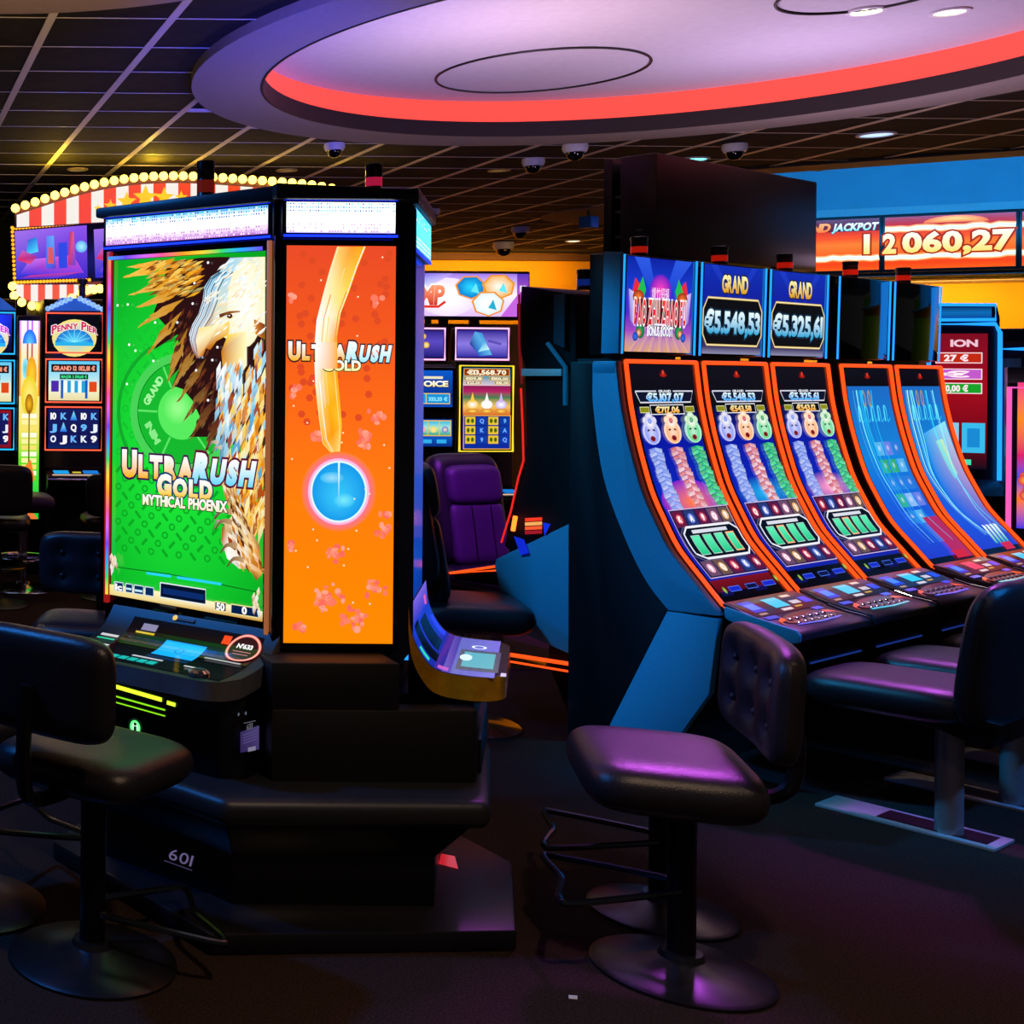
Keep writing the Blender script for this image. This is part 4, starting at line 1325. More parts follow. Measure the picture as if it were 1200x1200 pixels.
    oc = [(X(.06), Y(.22)), (X(.18), Y(.195)), (X(.88), Y(.195)), (X(.96), Y(.22)), (X(.96), Y(.305)), (X(.86), Y(.33)), (X(.14), Y(.33)), (X(.06), Y(.305))]
    A.poly(oc, '#071022'); A.line(oc + [oc[0]], .010, '#f0f0f8')
    A.rect(X(.2), Y(.303), X(.78), Y(.317), '#d8dce8')
    hot = {1: 3, 2: 1, 3: 1}[warm]
    for k in range(4):
        a = .14 + .19 * k
        A.rect(X(a), Y(.21), X(a + .14), Y(.295), '#0c7a50')
        A.grad(X(a + .01), Y(.214), X(a + .13), Y(.291), [(0, '#20c888'), (1, '#60f0b8')])
        A.frame(X(a), Y(.21), X(a + .14), Y(.295), .006 if k == hot else .003, '#ffb080' if k == hot else '#c0f0e0')
    # foot: credit, bet, win
    for a, b, c in ((.12, .3, '#1828c8'), (.40, .58, '#0a1040'), (.68, .88, '#1828c8')):
        A.rect(X(a), Y(.05), X(b), Y(.072), c); A.frame(X(a), Y(.05), X(b), Y(.072), .003, '#4a70e8')
    A.ell(X(.04), Y(.06), .012, .016, '#c8e060', '#408018', n=10); A.ell(X(.95), Y(.075), .012, .016, '#c8e060', '#408018', n=10)
    return A

def art_blue(seed, word):
    """blue game with cyan reflections painted in as ribbons, on the two far machines"""
    A = Art(); rnd = random.Random(seed)
    x0, x1 = .055, .545; W = x1 - x0
    X = lambda t: x0 + W * t
    Y = lambda t: ALEN * t
    A.grad(.04, 0, .56, Y(.985), [(0, '#060308'), (.03, '#060309'), (.9, '#04050e'), (1, '#0a0818')])
    A.grad(x0, Y(.05), x1, Y(.90), [(0, '#2038c8'), (.3, '#1858d8'), (.6, '#1080d8'), (1, '#1868c0')])
    for q in range(5):
        xx = .16 + .15 * q
        A.line([(p.x, p.y) for p in smooth_path([(X(xx), Y(.73), 0), (X(xx + .03), Y(.80), 0), (X(xx + .07), Y(.79), 0), (X(xx + .06), Y(.73), 0), (X(xx + .13), Y(.745), 0)], 5)], .014, '#58e0f8', .006, '#20a8e0')
    for dx in (-.03, .03):
        A.ring(X(.42) + dx, Y(.84), .010, .03, .018, .045, '#a89060', n=14)
    if seed == 4:
        for k in range(14):
            r = k // 3; q = k % 3
            u, v = .34 + .2 * q, .60 - .085 * r
            c = rnd.choice(['#2a78d8', '#58b0e8', '#6a80e0', '#30a878', '#8ab8f0'])
            A.rect(X(u), Y(v - .035), X(u + .17), Y(v + .03), c)
            A.ell(X(u + .085), Y(v), .022, .02, mixc(srgb(c), srgb('#ffffff'), .5), c, n=8)
        A.rect(X(.62), Y(.03), X(.98), Y(.25), '#b02058'); A.rect(X(.6), Y(.03), X(.9), Y(.07), '#d01828')
    else:
        A.poly([(X(.3), Y(.66)), (X(.95), Y(.72)), (X(1), Y(.5)), (X(1), Y(.1)), (X(.55), Y(.12)), (X(.25), Y(.35))], ['#3aa0e8', '#90e8f8', '#b8a0d0', '#2038c0', '#3048d8', '#1870e0'])
        A.poly([(X(.55), Y(.62)), (X(.75), Y(.63)), (X(.82), Y(.45)), (X(.66), Y(.42))], ['#8ad8d8', '#c8f0b8', '#a8d0c8', '#6ab8d8'])
        for q in range(4):
            A.line([(X(.50 + .1 * q), Y(.07)), (X(.56 + .1 * q), Y(.17))], .022, '#20b898', .03, '#f0fff8')
        A.rect(X(.58), Y(.03), X(.82), Y(.07), '#d01838')
    for k in range(5):  # cyan ribbons: reflections of light frames painted into the picture
        u = rnd.uniform(.1, .9)
        path = [(X(u), Y(.88)), (X(u + rnd.uniform(-.05, .05)), Y(.65)), (X(u + rnd.uniform(-.1, .2)), Y(.4)), (X(min(.98, u + rnd.uniform(0, .4))), Y(.12))]
        A.line([(p.x, p.y) for p in smooth_path([(a, b, 0) for a, b in path], 6)], .012, rnd.choice(['#30e8ff', '#88f4ff', '#20b8f0', '#c8fff0']), .004)
    return A

def sign_logo():
    A = Art()
    z0, z1 = 1.70, 2.10; x0, x1 = .03, .57; W = x1 - x0; H = z1 - z0
    X = lambda t: x0 + W * t
    Z = lambda t: z0 + H * t
    A.grad(x0, z0, x1, z1, [(0, '#d8a070'), (.1, '#c890a0'), (.22, '#a048c0'), (.4, '#4a28c0'), (.7, '#1238c8'), (1, '#0820a0')])
    for k in range(9):
        a = -.1 + .15 * k
        A.poly([(X(.5), Z(.5)), (X(max(0, min(1, a))), Z(0)), (X(max(0, min(1, a + .07))), Z(0))], ['#a070d0', '#e8b080', '#c080b0'])
    A.poly([(X(.1), Z(1)), (X(.32), Z(1)), (X(.45), Z(.6)), (X(.38), Z(.6))], ['#2a58e0', '#2a58e0', '#1a40d0', '#1a40d0'])
    A.poly([(X(.72), Z(1)), (X(.98), Z(1)), (X(.62), Z(.6)), (X(.56), Z(.6))], ['#2a58e0', '#2a58e0', '#1a40d0', '#1a40d0'])
    A.ell(X(.5), Z(.66), .09, .07, '#ff40c0', '#5a20c0', n=18)
    for sg in (-1, 1):
        q = lambda t: X(.5 + sg * t)
        A.poly([(q(.30), Z(.70)), (q(.38), Z(.78)), (q(.42), Z(.62)), (q(.30), Z(.52))], '#e82838')
        A.poly([(q(.22), Z(.66)), (q(.27), Z(.80)), (q(.34), Z(.66)), (q(.26), Z(.55))], '#20b850')
        A.poly([(q(.38), Z(.62)), (q(.47), Z(.66)), (q(.44), Z(.34)), (q(.36), Z(.26))], ['#e0d8f8', '#b8a8e8', '#8a70d0', '#d0c0f0'])
        A.ell(q(.33), Z(.58), .045, .03, '#ff7a30', '#8a2410', n=14)
        A.ell(q(.29), Z(.22), .035, .032, '#30b868', '#0a5a28', n=14); A.ell(q(.31), Z(.20), .020, .018, '#ffd8a0', '#a03018', n=12)
        A.ell(q(.36), Z(.16), .022, .02, '#3a78f0', '#1030a0', n=10)
    A.poly([(X(.16), Z(.56)), (X(.84), Z(.56)), (X(.82), Z(.28)), (X(.5), Z(.24)), (X(.18), Z(.28))], '#5a0a18')
    A.text('爆竹招福', X(.49), Z(.63), .035, '#ffe8f8', w=.14, style='n')
    A.text('BAO ZHU ZHAO FU', X(.5), Z(.43), .10, '#d81828', w=.42, c2='#ff3a40', out='#ffffff', gap=.30, style='b', outstyle='o')
    A.rect(X(.41), Z(.285), X(.59), Z(.305), '#f8e8ff')
    A.text('BONUS BOOST', X(.5), Z(.225), .040, '#f0f4ff', w=.21, c2='#ffffff', out='#2a2a78')
    return A

def sign_grand(num):
    A = Art()
    z0, z1 = 1.70, 2.10; x0, x1 = .03, .57; W = x1 - x0; H = z1 - z0
    X = lambda t: x0 + W * t
    Z = lambda t: z0 + H * t
    A.grad(x0, z0, x1, z1, [(0, '#8a88a8'), (.08, '#383060'), (.35, '#10186a'), (.7, '#0a20a0'), (1, '#0a2cb0')])
    A.poly([(X(.1), Z(1)), (X(.22), Z(1)), (X(.5), Z(.6)), (X(.46), Z(.6))], ['#1838c0', '#1838c0', '#0e24a8', '#0e24a8'])
    A.poly([(X(.8), Z(1)), (X(.9), Z(1)), (X(.6), Z(.6)), (X(.56), Z(.6))], ['#1838c0', '#1838c0', '#0e24a8', '#0e24a8'])
    A.text('GRAND', X(.52), Z(.80), .075, '#d89810', w=.235, c2='#fff6b0', out='#1a1430')
    oc = [(X(.0), Z(.22)), (X(.07), Z(.10)), (X(.93), Z(.10)), (X(1), Z(.22)), (X(1), Z(.50)), (X(.93), Z(.63)), (X(.07), Z(.63)), (X(.0), Z(.50))]
    A.poly(oc, '#04060e'); A.line(oc + [oc[0]], .010, '#c8a850'); A.line(oc + [oc[0]], .004, '#fff0c0')
    A.text(num, X(.5), Z(.365), .095, '#3aa8d8', w=.50, c2='#e8fbff', out='#10304a')
    return A

def deck_art(seed):
    A = Art(); rnd = random.Random(seed)
    X = lambda t: MW * t
    A.rect(.02, .58, MW - .02, .695, '#05060c')
    c = ['#1a48f0', '#2070f8', '#38d0f0']
    A.rect(X(.10), .60, X(.26), .67, '#1438d8'); A.rect(X(.12), .62, X(.24), .655, '#4088ff')
    A.rect(X(.40), .605, X(.60), .665, '#28c8f0' if seed != 3 else '#e84060')
    A.rect(X(.68), .60, X(.80), .615, '#d8c8b8'); A.rect(X(.66), .64, X(.78), .66, '#c8c4d0'); A.rect(X(.82), .63, X(.93), .665, '#1848f0')
    A.rect(X(.42), .675, X(.56), .688, '#d8d0d8'); A.rect(X(.62), .672, X(.72), .68, '#c8a030'); A.rect(X(.10), .68, X(.2), .69, '#b08878')
    # lower button field
    A.ell(X(.5), .755, .20, .045, '#2a1420', '#4a1828', n=24)
    A.line([(X(.22), .735), (X(.12), .75), (X(.08), .78)], .02, '#ff5a18', .004, '#802010')
    A.line([(X(.78), .735), (X(.88), .75), (X(.92), .78)], .02, '#ff5a18', .004, '#802010')
    A.line([(X(.2), .79), (X(.5), .80), (X(.8), .79)], .010, '#30c0d8' if seed % 2 else '#3a50e8')
    A.rect(X(.06), .705, X(.22), .725, '#1038d0'); A.rect(X(.74), .70, X(.86), .72, '#1848e8')
    return A

DECKP = [(.575, .712), (.62, .700), (.695, .672), (.76, .655), (.83, .645), (.848, .636)]
def zdeck(s):
    return interp(DECKP, s)

def row_machine(i):
    off = OFFS[i]
    labels = ['curved slot machine beside the teal end panel, sign reading BAO ZHU ZHAO FU',
              'curved slot machine with a GRAND sign, next to the BAO ZHU ZHAO FU machine',
              'curved slot machine with a GRAND sign, next to the dark signs',
              'curved slot machine with a dark sign, fourth from the teal end panel',
              'curved slot machine with a dark sign at the far end of the bank']
    r = root('slot_machine', labels[i], 'slot machine', FU.wor(off, 0), URZ, 'curved slot machines of the right bank')
    prof = [(0, 0), (0, 1.67), (-.188, 1.67)] + [(-(s - .006), z) for z, s in CV] + [(-.575, .66), (-.70, .60), (-.56, .35), (-.44, .12), (-.42, 0)]
    MB().side(prof, .004, MW - .004).build('cabinet', M['blackm'], r, bevel=.0)
    # glass bezel over the whole curve
    vs = []; fs = []
    n = 30
    for k in range(n + 1):
        for x in (.022, MW - .022):
            vs.append(on_curve(x, ALEN * k / n, -.001))
    for k in range(n):
        fs.append((2 * k, 2 * k + 1, 2 * k + 3, 2 * k + 2))
    MB().add(vs, fs).build('bezel_glass', M['glass'], r, smooth=True)
    if i == 0: A = art_fortune(1, '€5.107,07', '€717,06', 1)
    elif i == 1: A = art_fortune(2, '€5.548,53', '€543,58', 2)
    elif i == 2: A = art_fortune(3, '€5.325,61', '€543,12', 3)
    elif i == 3: A = art_blue(4, 'Wild')
    else: A = art_blue(5, 'Gold')
    A.build('screen', S1, r, on_curve, cuts=CUTS)
    A = Art(); c = on_curve(0, ALEN * .95, 0)
    A.ell(.3, ALEN * .945, .03, .010, '#d02018', '#601008', n=14); A.ell(.3, ALEN * .955, .012, .012, '#ff5030', '#a01810', n=10)
    A.build('logo', S1, r, lambda u, v, h: on_curve(u, v, h + .003))
    # orange light strips round the glass
    for x in (.012, MW - .012):
        MB().tube([on_curve(x, ALEN * k / 24, .004) for k in range(25)], .0088, 8).build('light_strip', M['orange_led'], r, smooth=True)
    MB().tube([on_curve(lerp(.012, MW - .012, k / 4), ALEN - .002, .004) for k in range(5)], .0088, 8).build('light_strip', M['orange_led'], r, smooth=True)
    # sign
    MB().side([(-.05, 1.685), (-.150, 1.685), (-.150, 2.115), (-.05, 2.115)], .0, MW).build('sign_case', M['black'], r, bevel=.006)
    MB().side([(-.148, 1.69), (-.180, 1.69), (-.190, 2.105), (-.148, 2.112)], .008, MW - .008).build('sign_face', M['glass'], r, bevel=.003)
    for x in (.004, MW - .004):
        MB().tube([(x, -.186, 1.69), (x, -.194, 2.105)], .0045, 8).build('edge_light', M['blue_led'], r)
    if i == 0: A = sign_logo()
    elif i == 1: A = sign_grand('€5.548,53')
    elif i == 2: A = sign_grand('€5.325,61')
    else: A = None
    if A:
        A.build('sign_screen', S1, r, lambda u, v, h: (u, -(.1815 + (v - 1.69) / .415 * .010) - h, v))
    MB().box((.10, -.13, 1.66), (MW - .10, -.06, 1.69)).build('neck', M['black'], r)
    beacon(r, .34 if i else .28, -.11, 2.114, .032, .085, '#c01808', .6)
    # console
    under = [(.848, .610), (.80, .597), (.70, .590), (.56, .640)]
    MB().side([(-s, z) for s, z in DECKP] + [(-s, z) for s, z in under], .004, MW - .004).build('console', mat('console_plum', '#3a2430', .3, noise=.1), r, bevel=.005)
    MB().side([(-.59, .700), (-.70, .676), (-.835, .652), (-.850, .634), (-.846, .606), (-.80, .592), (-.755, .590), (-.59, .655)], -.010, .006).build('console_cheek', M['teal'] if i == 0 else M['satin'], r, bevel=.004)
    MB().tube([(MW - .002, -s, zdeck(s) + .003) for s in (.70, .76, .83, .846)], .003, 6).build('chrome_edge', M['chrome'], r)
    A = deck_art(i)
    A.build('console_panel', S1, r, lambda u, v, h: (u, -v, zdeck(v) + .0015 + h), cuts=[.62, .66, .695, .73, .76, .80])
    bme = MB().lathe([(.013, 0), (.013, .004), (.008, .007), (.001, .0075)], 12).mesh('button', M['chrome'], smooth=True)
    for rr_ in range(2):
        for k in range(6):
            s = .742 + .03 * rr_
            link('button', bme, r, (.16 + .056 * k, -s, zdeck(s)))
    # seam and kick strip under the console
    MB().side([(-.708, .598), (-.712, .596), (-.566, .346), (-.562, .35)], .01, MW - .01).build('front_skin', mat('plum_skin', '#2c1c2c', .4, noise=.15), r)
    MB().tube([(.06, -.60, .40), (MW - .06, -.60, .40)], .004, 6).build('kick_light', mat('kick_blue', '#1a3070', .3, emit='#2040a0', strength=.5), r)
    return r
row = [row_machine(i) for i in range(5)]

# end panel of the bank
ep = root('end_panel', 'teal and black end panel closing the bank of curved machines', 'panel', FU.wor(-.012, 0), URZ)
TB = [(1.652, .095), (1.60, .095), (1.453, .100), (1.168, .145), (.927, .234), (.763, .319), (.659, .405)]
tb = [(p.x, p.y) for p in smooth_path([(s, z, 0) for z, s in TB], 5)]
fr_ = [(s - .004, z) for z, s in CV if z > .668] + [(.588, .668)]
MB().side([(0.0, 0.0), (0.0, 1.655), (-.09, 1.655)] + [(-s, z) for s, z in tb] + [(-.188, .166), (-.12, 0)], -.035, -.004).build('black_board', mat('navy_board', '#06080d', .45, noise=.12, nscale=30), ep, bevel=.002)
MB().side([(-s, z) for s, z in tb[2:]][::-1] + [(-.095, 1.652), (-.188, 1.652)] + [(-s, z) for s, z in fr_], -.038, .006).build('fascia', M['teal'], ep, bevel=.003)
MB().side([(-.095, 1.606), (-.19, 1.606), (-.192, 1.658), (-.096, 1.658)], -.040, .008).build('cap', mat('teal_cap', '#3a8aa8', .45, noise=.05), ep, bevel=.006)
MB().side([(-.400, .655), (-.588, .655), (-.556, .355), (-.438, .148), (-.33, 0), (-.115, 0), (-.188, .166)], -.038, .006).build('kick_panel', M['teal'], ep, bevel=.002)
# sign flank of the first machine (teal)
MB().side([(-.120, 1.69), (-.192, 1.69), (-.200, 2.112), (-.128, 2.118)], -.022, .0).build('sign_flank', M['teal'], ep, bevel=.003)

# --------------------------------------------- machine standing back to back with the bank, seen from its side
FK = Frame(FU.wor(.18, .02), URZ + PI)       # its front looks to the far left; local x runs back towards the camera side
bk = root('slot_machine', 'dark slot machine in profile with red edge light and teal side wedge', 'slot machine', FK.o, FK.rz)
BX = 0.0
P_ = lambda x, y: FK.x(x, y, BX)            # (y, z) on its visible flank
prof = [P_(*p) for p in [(672, 345), (608, 335), (604, 400), (612, 430), (614, 520), (606, 548), (588, 640), (612, 660), (640, 700), (640, 780), (672, 870)]]
prof = [(y, max(z, 0.0)) for y, z in prof]
MB().side(prof, -.60, BX - .02).build('cabinet', mat('ink_cabinet', '#030304', .7, noise=.12, spec=.2), bk, bevel=.004)
MB().side([P_(*p) for p in [(667, 614), (582, 655), (580, 662), (595, 735), (667, 766)]], -.03, BX + .004).build('side_wedge', M['teal'], bk, bevel=.004)
MB().tube([(BX - .01, *P_(*p)) for p in [(609, 455), (611, 500), (612, 540), (606, 560), (597, 600), (586, 636)]], .0045, 8).build('edge_light', M['red_led'], bk, smooth=True)
MB().tube([(BX - .01, *P_(*p)) for p in [(607, 345), (607, 400), (610, 450)]], .005, 8).build('edge_light', glow('dim_red', '#801018', .7), bk, smooth=True)
MB().tube([(BX + .0, *P_(*p)) for p in [(604, 605), (601, 622)]], .010, 8).build('marker_light', glow('marker_orange', '#ff5a18', 5.0), bk, smooth=True)
for ya, yb, rr_ in ((766, 778, .009), (774, 787, .005)):
    MB().tube([(BX + .01, *P_(594, ya)), (BX + .01, *P_(671, yb))], rr_, 8).build('base_light', M['orange_led'], bk)
MB().tube([(BX - .02, *P_(*p)) for p in [(594, 668), (524, 672), (606, 660)]], .006, 6).build('console_light', M['orange_led'], bk)
cons = [P_(*p) for p in [(600, 662), (524, 671), (530, 680), (596, 690)]]
MB().side(cons, -.55, BX - .03).build('console', M['black'], bk, bevel=.004)
MB().side([P_(*p) for p in [(611, 432), (658, 432.5), (658, 440.5), (611, 440.5)]], -.03, BX + .003).build('band', mat('pale_pink_band', '#ffd2c4', .5, noise=.05), bk, bevel=.001)
MB().side([P_(*p) for p in [(649, 345), (662, 345), (662, 408), (649, 402)]], -.03, BX + .003).build('inset', mat('teal_dim', '#1a4a58', .5, noise=.05), bk, bevel=.001)
MB().tube([(BX + .01, *P_(*p)) for p in [(643, 402), (664, 430), (664, 475)]], .010, 8).build('pipe_light', mat('teal_edge', '#1c6a88', .3, emit='#1a90c0', strength=.12), bk, smooth=True)
A = Art()
for k, c in enumerate(['#ff3a20', '#ffb060', '#ff5a30', '#a01828']):
    yy = 607 + k * 5
    A.poly([P_(617, yy), P_(637, yy - 1), P_(637, yy + 3), P_(617, yy + 4)], c)
A.poly([P_(638, 612), P_(647, 614), P_(640, 628)], '#1030e0'); A.poly([P_(604, 628), P_(616, 632), P_(622, 648), P_(612, 650)], '#1028d0')
A.build('service_display', screen_mat(1.0), bk, lambda u, v, h: (BX + .012 + h, u, v))
q = P_(664, 338)
beacon(bk, BX - .15, q[0], q[1] - .0, .033, .09, '#102a80', .5)
# black display box standing above the bank
hb = FU.wor(.9, .13)
FH = Frame((hb.x, hb.y), URZ)
hx = root('display_box', 'big black display box above the curved machines, seen from behind', 'display', FH.o, URZ)
zA = FH.x(760, 180, 0)[1]; zB = FH.x(761, 299, 0)[1]
MB().box((0, 0, zB), (1.66, .17, zA)).build('case', mat('umber_case', '#1c1512', .35, noise=.35, nscale=5), hx, bevel=.004)
MB().box((0.0, .21, zB - .03), (1.6, .25, zA + .0)).build('screen_back', M['black'], hx, bevel=.004)
for zz in (lerp(zB, zA, .45), lerp(zB, zA, .2), lerp(zB, zA, .6)):
    MB().box((.03, .165, zz), (.06, .215, zz + .012)).build('bracket', M['steel'], hx)
for x in (.25, 1.4):
    MB().box((x, .06, 1.2), (x + .06, .11, zB + .01)).build('post', M['black'], hx)
MB().lathe([(.018, 0), (.018, .008), (.010, .010)], 14).build('lock', M['steel'], hx, smooth=True, loc=(.01, .08, zB + .12))
# ================================================================== STOOLS AND CHAIRS
def rotx90():
    return Matrix.Rotation(-PI / 2, 4, 'X')
def stool(label, base, face, seat_h=.60, w=.50, d=.42, back=None, bw=.46, bh=.27, tuft=True, leather='leather', col='black', base_r=.225, foot=True, lean=0.0, group='swivel stools', basem='gunmetal', ring_foot=False, tilt=0.0, so=0.0, st=.115, zf=.23, foot_rot=0.0):
    """front of the seat looks along 'face' (world angle)"""
    r = root('swivel_stool', label, 'stool', (base[0], base[1], 0), face + PI / 2, group)     # local -y = front
    MB().lathe([(base_r, 0), (base_r, .008), (base_r - .012, .014), (base_r * .5, .030), (.055, .045), (.050, .06)], 40).build('base', M[basem], r, smooth=True)
    MB().lathe([(.034, .04), (.034, seat_h - .13), (.034, seat_h - .10)], 20).build('column', M[col], r, smooth=True)
    place = Matrix.Translation((0, so, seat_h - st * .48)) @ Matrix.Rotation(-PI / 2 , 4, 'X')
    MB().pillow(w, d, st, 14, 5.0, 7.0, place=place, sag=.006).build('seat', M[leather], r, smooth=True)
    MB().box((-.11, -.11, seat_h - .135), (.11, .11, seat_h - .10)).build('seat_plate', M['black'], r, bevel=.006)
    if foot:
        if ring_foot:
            MB().tube([(.2 * math.cos(2 * PI * k / 28), .2 * math.sin(2 * PI * k / 28), zf) for k in range(28)], .011, 8, True).build('footrest', M['chrome'], r, smooth=True)
            MB().tube([(-.2, 0, zf), (.2, 0, zf)], .008, 6).build('footrest_spoke', M['chrome'], r)
        else:
            pts = smooth_path([(-.035, -.02, zf), (-.06, -.04, zf), (-.17, -.27, zf - .02), (-.165, -.31, zf - .02), (-.08, -.30, zf - .02), (.0, -.285, zf - .02), (.08, -.30, zf - .02), (.165, -.31, zf - .02), (.17, -.27, zf - .02), (.06, -.04, zf), (.035, -.02, zf)], 4)
            pts = [Matrix.Rotation(foot_rot, 3, 'Z') @ p for p in pts]
            MB().tube(pts, .0095, 8).build('footrest', mat('footrest_tube', '#4a4c55', .2, .9), r, smooth=True)
    if back:
        y = d / 2 + so - .01 + back.get('off', .03)
        zc_ = back.get('z', .79)
        dm = [(bw * a, bh * b) for a in ((-.3, 0, .3) if tuft else ()) for b in (.17, -.2)]
        pl = Matrix.Translation((0, y, zc_)) @ Matrix.Rotation(-lean, 4, 'X')
        MB().pillow(bw, bh, .085, 14, 5.5, 8.0, dimples=dm, depth=.024, sig=.04, place=pl, bend=-back.get('bend', .25)).build('backrest', M[leather], r, smooth=True)
        bm_ = MB().ball((0, 0, 0), .011, 10, 6).mesh('tuft_button', M[leather], smooth=True)
        for (a, b) in dm:
            p = pl @ Vector((a, -.024 + -back.get('bend', .25) * a * a, b))
            link('tuft_button', bm_, r, p)
        sgn = 1
        MB().tube(smooth_path([(0, d * .2, seat_h - .11), (0, y + .02, seat_h - .10), (0, y + .065, seat_h - .02), (0, y + .055, zc_)], 5), .02, 8).build('back_bracket', M['black'], r, smooth=True)
    return r
ang = math.atan2
fr_l = ang(.47, -.88)
sA = at_z(798, 1140, 0)
stool('black stool with purple-lit seat and tufted backrest in the right foreground', (sA.x, sA.y), math.radians(159), .60, .52, .42, back=dict(z=.775, off=.04, bend=.35), bw=.54, bh=.30, lean=.06, so=-.05, st=.14, base_r=.215)
sB = at_z(775, 1070, 0)
stool('low black stool half hidden behind the purple-lit stool', (sB.x, sB.y), fr_l, .46, .30, .30, back=None, base_r=.195, zf=.22)
sC = at_z(108, 1125, 0)
stool('black stool in the left foreground, its backrest turned to the viewer', (sC.x, sC.y), ang(.72, .69), .60, .45, .42, back=dict(z=.80, off=.05, bend=.15), bw=.44, bh=.27, tuft=True, zf=.14, foot_rot=math.radians(-42))
sD = at_z(-34, 1062, 0)
stool('stool cut off by the left edge, only disc and foot bars in view', (sD.x, sD.y + .02), ang(.45, .89), .60, .36, .36, back=None)
sE = Vector((.87, 5.04, 0))
stool('tufted navy-black stool tucked behind the green-screen machine', (sE.x, sE.y), ang(-.95, -.3), .62, .46, .42, back=dict(z=.80, off=.0, bend=.1), bw=.50, bh=.26)

# chairs of the right bank on flat floor rails
FS = FU
def bank_chair(i, off):
    lab = ['black bank chair with blue-lit floor rail, nearest of the right row', 'second black bank chair of the right row, chrome column', 'third black bank chair of the right row'][i]
    r = root('bank_chair', lab, 'chair', FS.wor(off, -1.26), URZ, 'chairs on floor rails')
    # rail: frame of two long bars and ends
    MB().box((-.065, -.145, 0), (.115, .38, .012)).build('rail_plate', mat('rail_metal', '#b8bec6', .35, .25, noise=.06), r, bevel=.003)
    MB().box((-.035, -.115, .010), (.085, .20, .014)).build('rail_slot', M['black'], r)
    MB().lathe([(.040, .012), (.040, .40), (.036, .42)], 24).build('column', mat('rail_column', '#a8a8b0', .3, .55, noise=.06), r, smooth=True)
    place = Matrix.Translation((0, .13, .475)) @ Matrix.Rotation(-PI / 2 - .03, 4, 'X')
    MB().pillow(.46, .52, .13, 14, 5.0, 7.0, place=place, sag=.004).build('seat', M['leather'], r, smooth=True)
    pl = Matrix.Translation((0, -.15, .66)) @ Matrix.Rotation(PI, 4, 'Z') @ Matrix.Rotation(-.12, 4, 'X')
    MB().pillow(.48, .52, .10, 14, 4.0, 7.0, place=pl, bend=-.5).build('backrest', M['leather'], r, smooth=True)
    # shell under the seat that carries the back
    MB().side([(.30, .44), (-.02, .40), (-.16, .36), (-.20, .46), (-.10, .47), (.30, .47)], -.18, .18).build('seat_shell', M['black'], r, bevel=.02)
    return r
for i, off in enumerate((.105, .70, 1.34)):
    bank_chair(i, off)
# ================================================================== CENTRE BACKGROUND
def high_chair(label, base, face, shell, pad, h=1.22, w=.50, grp='high-backed chairs'):
    r = root('high_back_chair', label, 'chair', (base[0], base[1], 0), face + PI / 2, grp)
    MB().lathe([(.24, 0), (.24, .012), (.06, .035), (.04, .05)], 32).build('base', M['chrome'], r, smooth=True)
    MB().lathe([(.032, .04), (.032, .46)], 18).build('column', M['chrome'], r, smooth=True)
    place = Matrix.Translation((0, -.02, .52)) @ Matrix.Rotation(-PI / 2, 4, 'X')
    MB().pillow(w, .50, .15, 12, 5.0, 6.0, place=place, sag=.01).build('seat', M['leather'], r, smooth=True)
    lean = Matrix.Rotation(-.16, 4, 'X')
    pl = Matrix.Translation((0, .25, .92)) @ lean
    MB().pillow(w, h - .52, .17, 12, 6.0, 8.0, place=pl, bend=-.25).build('back_shell', M[shell], r, smooth=True)
    pl2 = Matrix.Translation((0, .150, .77)) @ lean
    MB().pillow(w * .80, .40, .10, 12, 7.0, 6.0, place=pl2, bend=-.15).build('back_pad', M[pad], r, smooth=True)
    pl3 = Matrix.Translation((0, .195, 1.07)) @ lean
    MB().pillow(w * .80, .26, .12, 12, 5.0, 6.0, place=pl3, bend=-.15).build('head_pad', M[pad], r, smooth=True)
    for x in (-.07, .07):
        MB().tube([pl2 @ Vector((x, -.052, -.17)), pl2 @ Vector((x, -.054, .17))], .003, 6).build('stitch', M['black'], r)
    return r
c1 = at_y(601, 600, 6.9)
high_chair('purple high-backed chair facing the dark machine in profile', (c1.x, c1.y + .15), math.atan2(-.93, .36), 'leather', 'purple').scale = (1, 1, .90)
c2 = at_y(549, 700, 5.75)
c2r = high_chair('black chair with wine-red side beside the tall pod', (c2.x - .02, c2.y), math.atan2(-.25, .95), 'leather', 'leather', h=1.12)

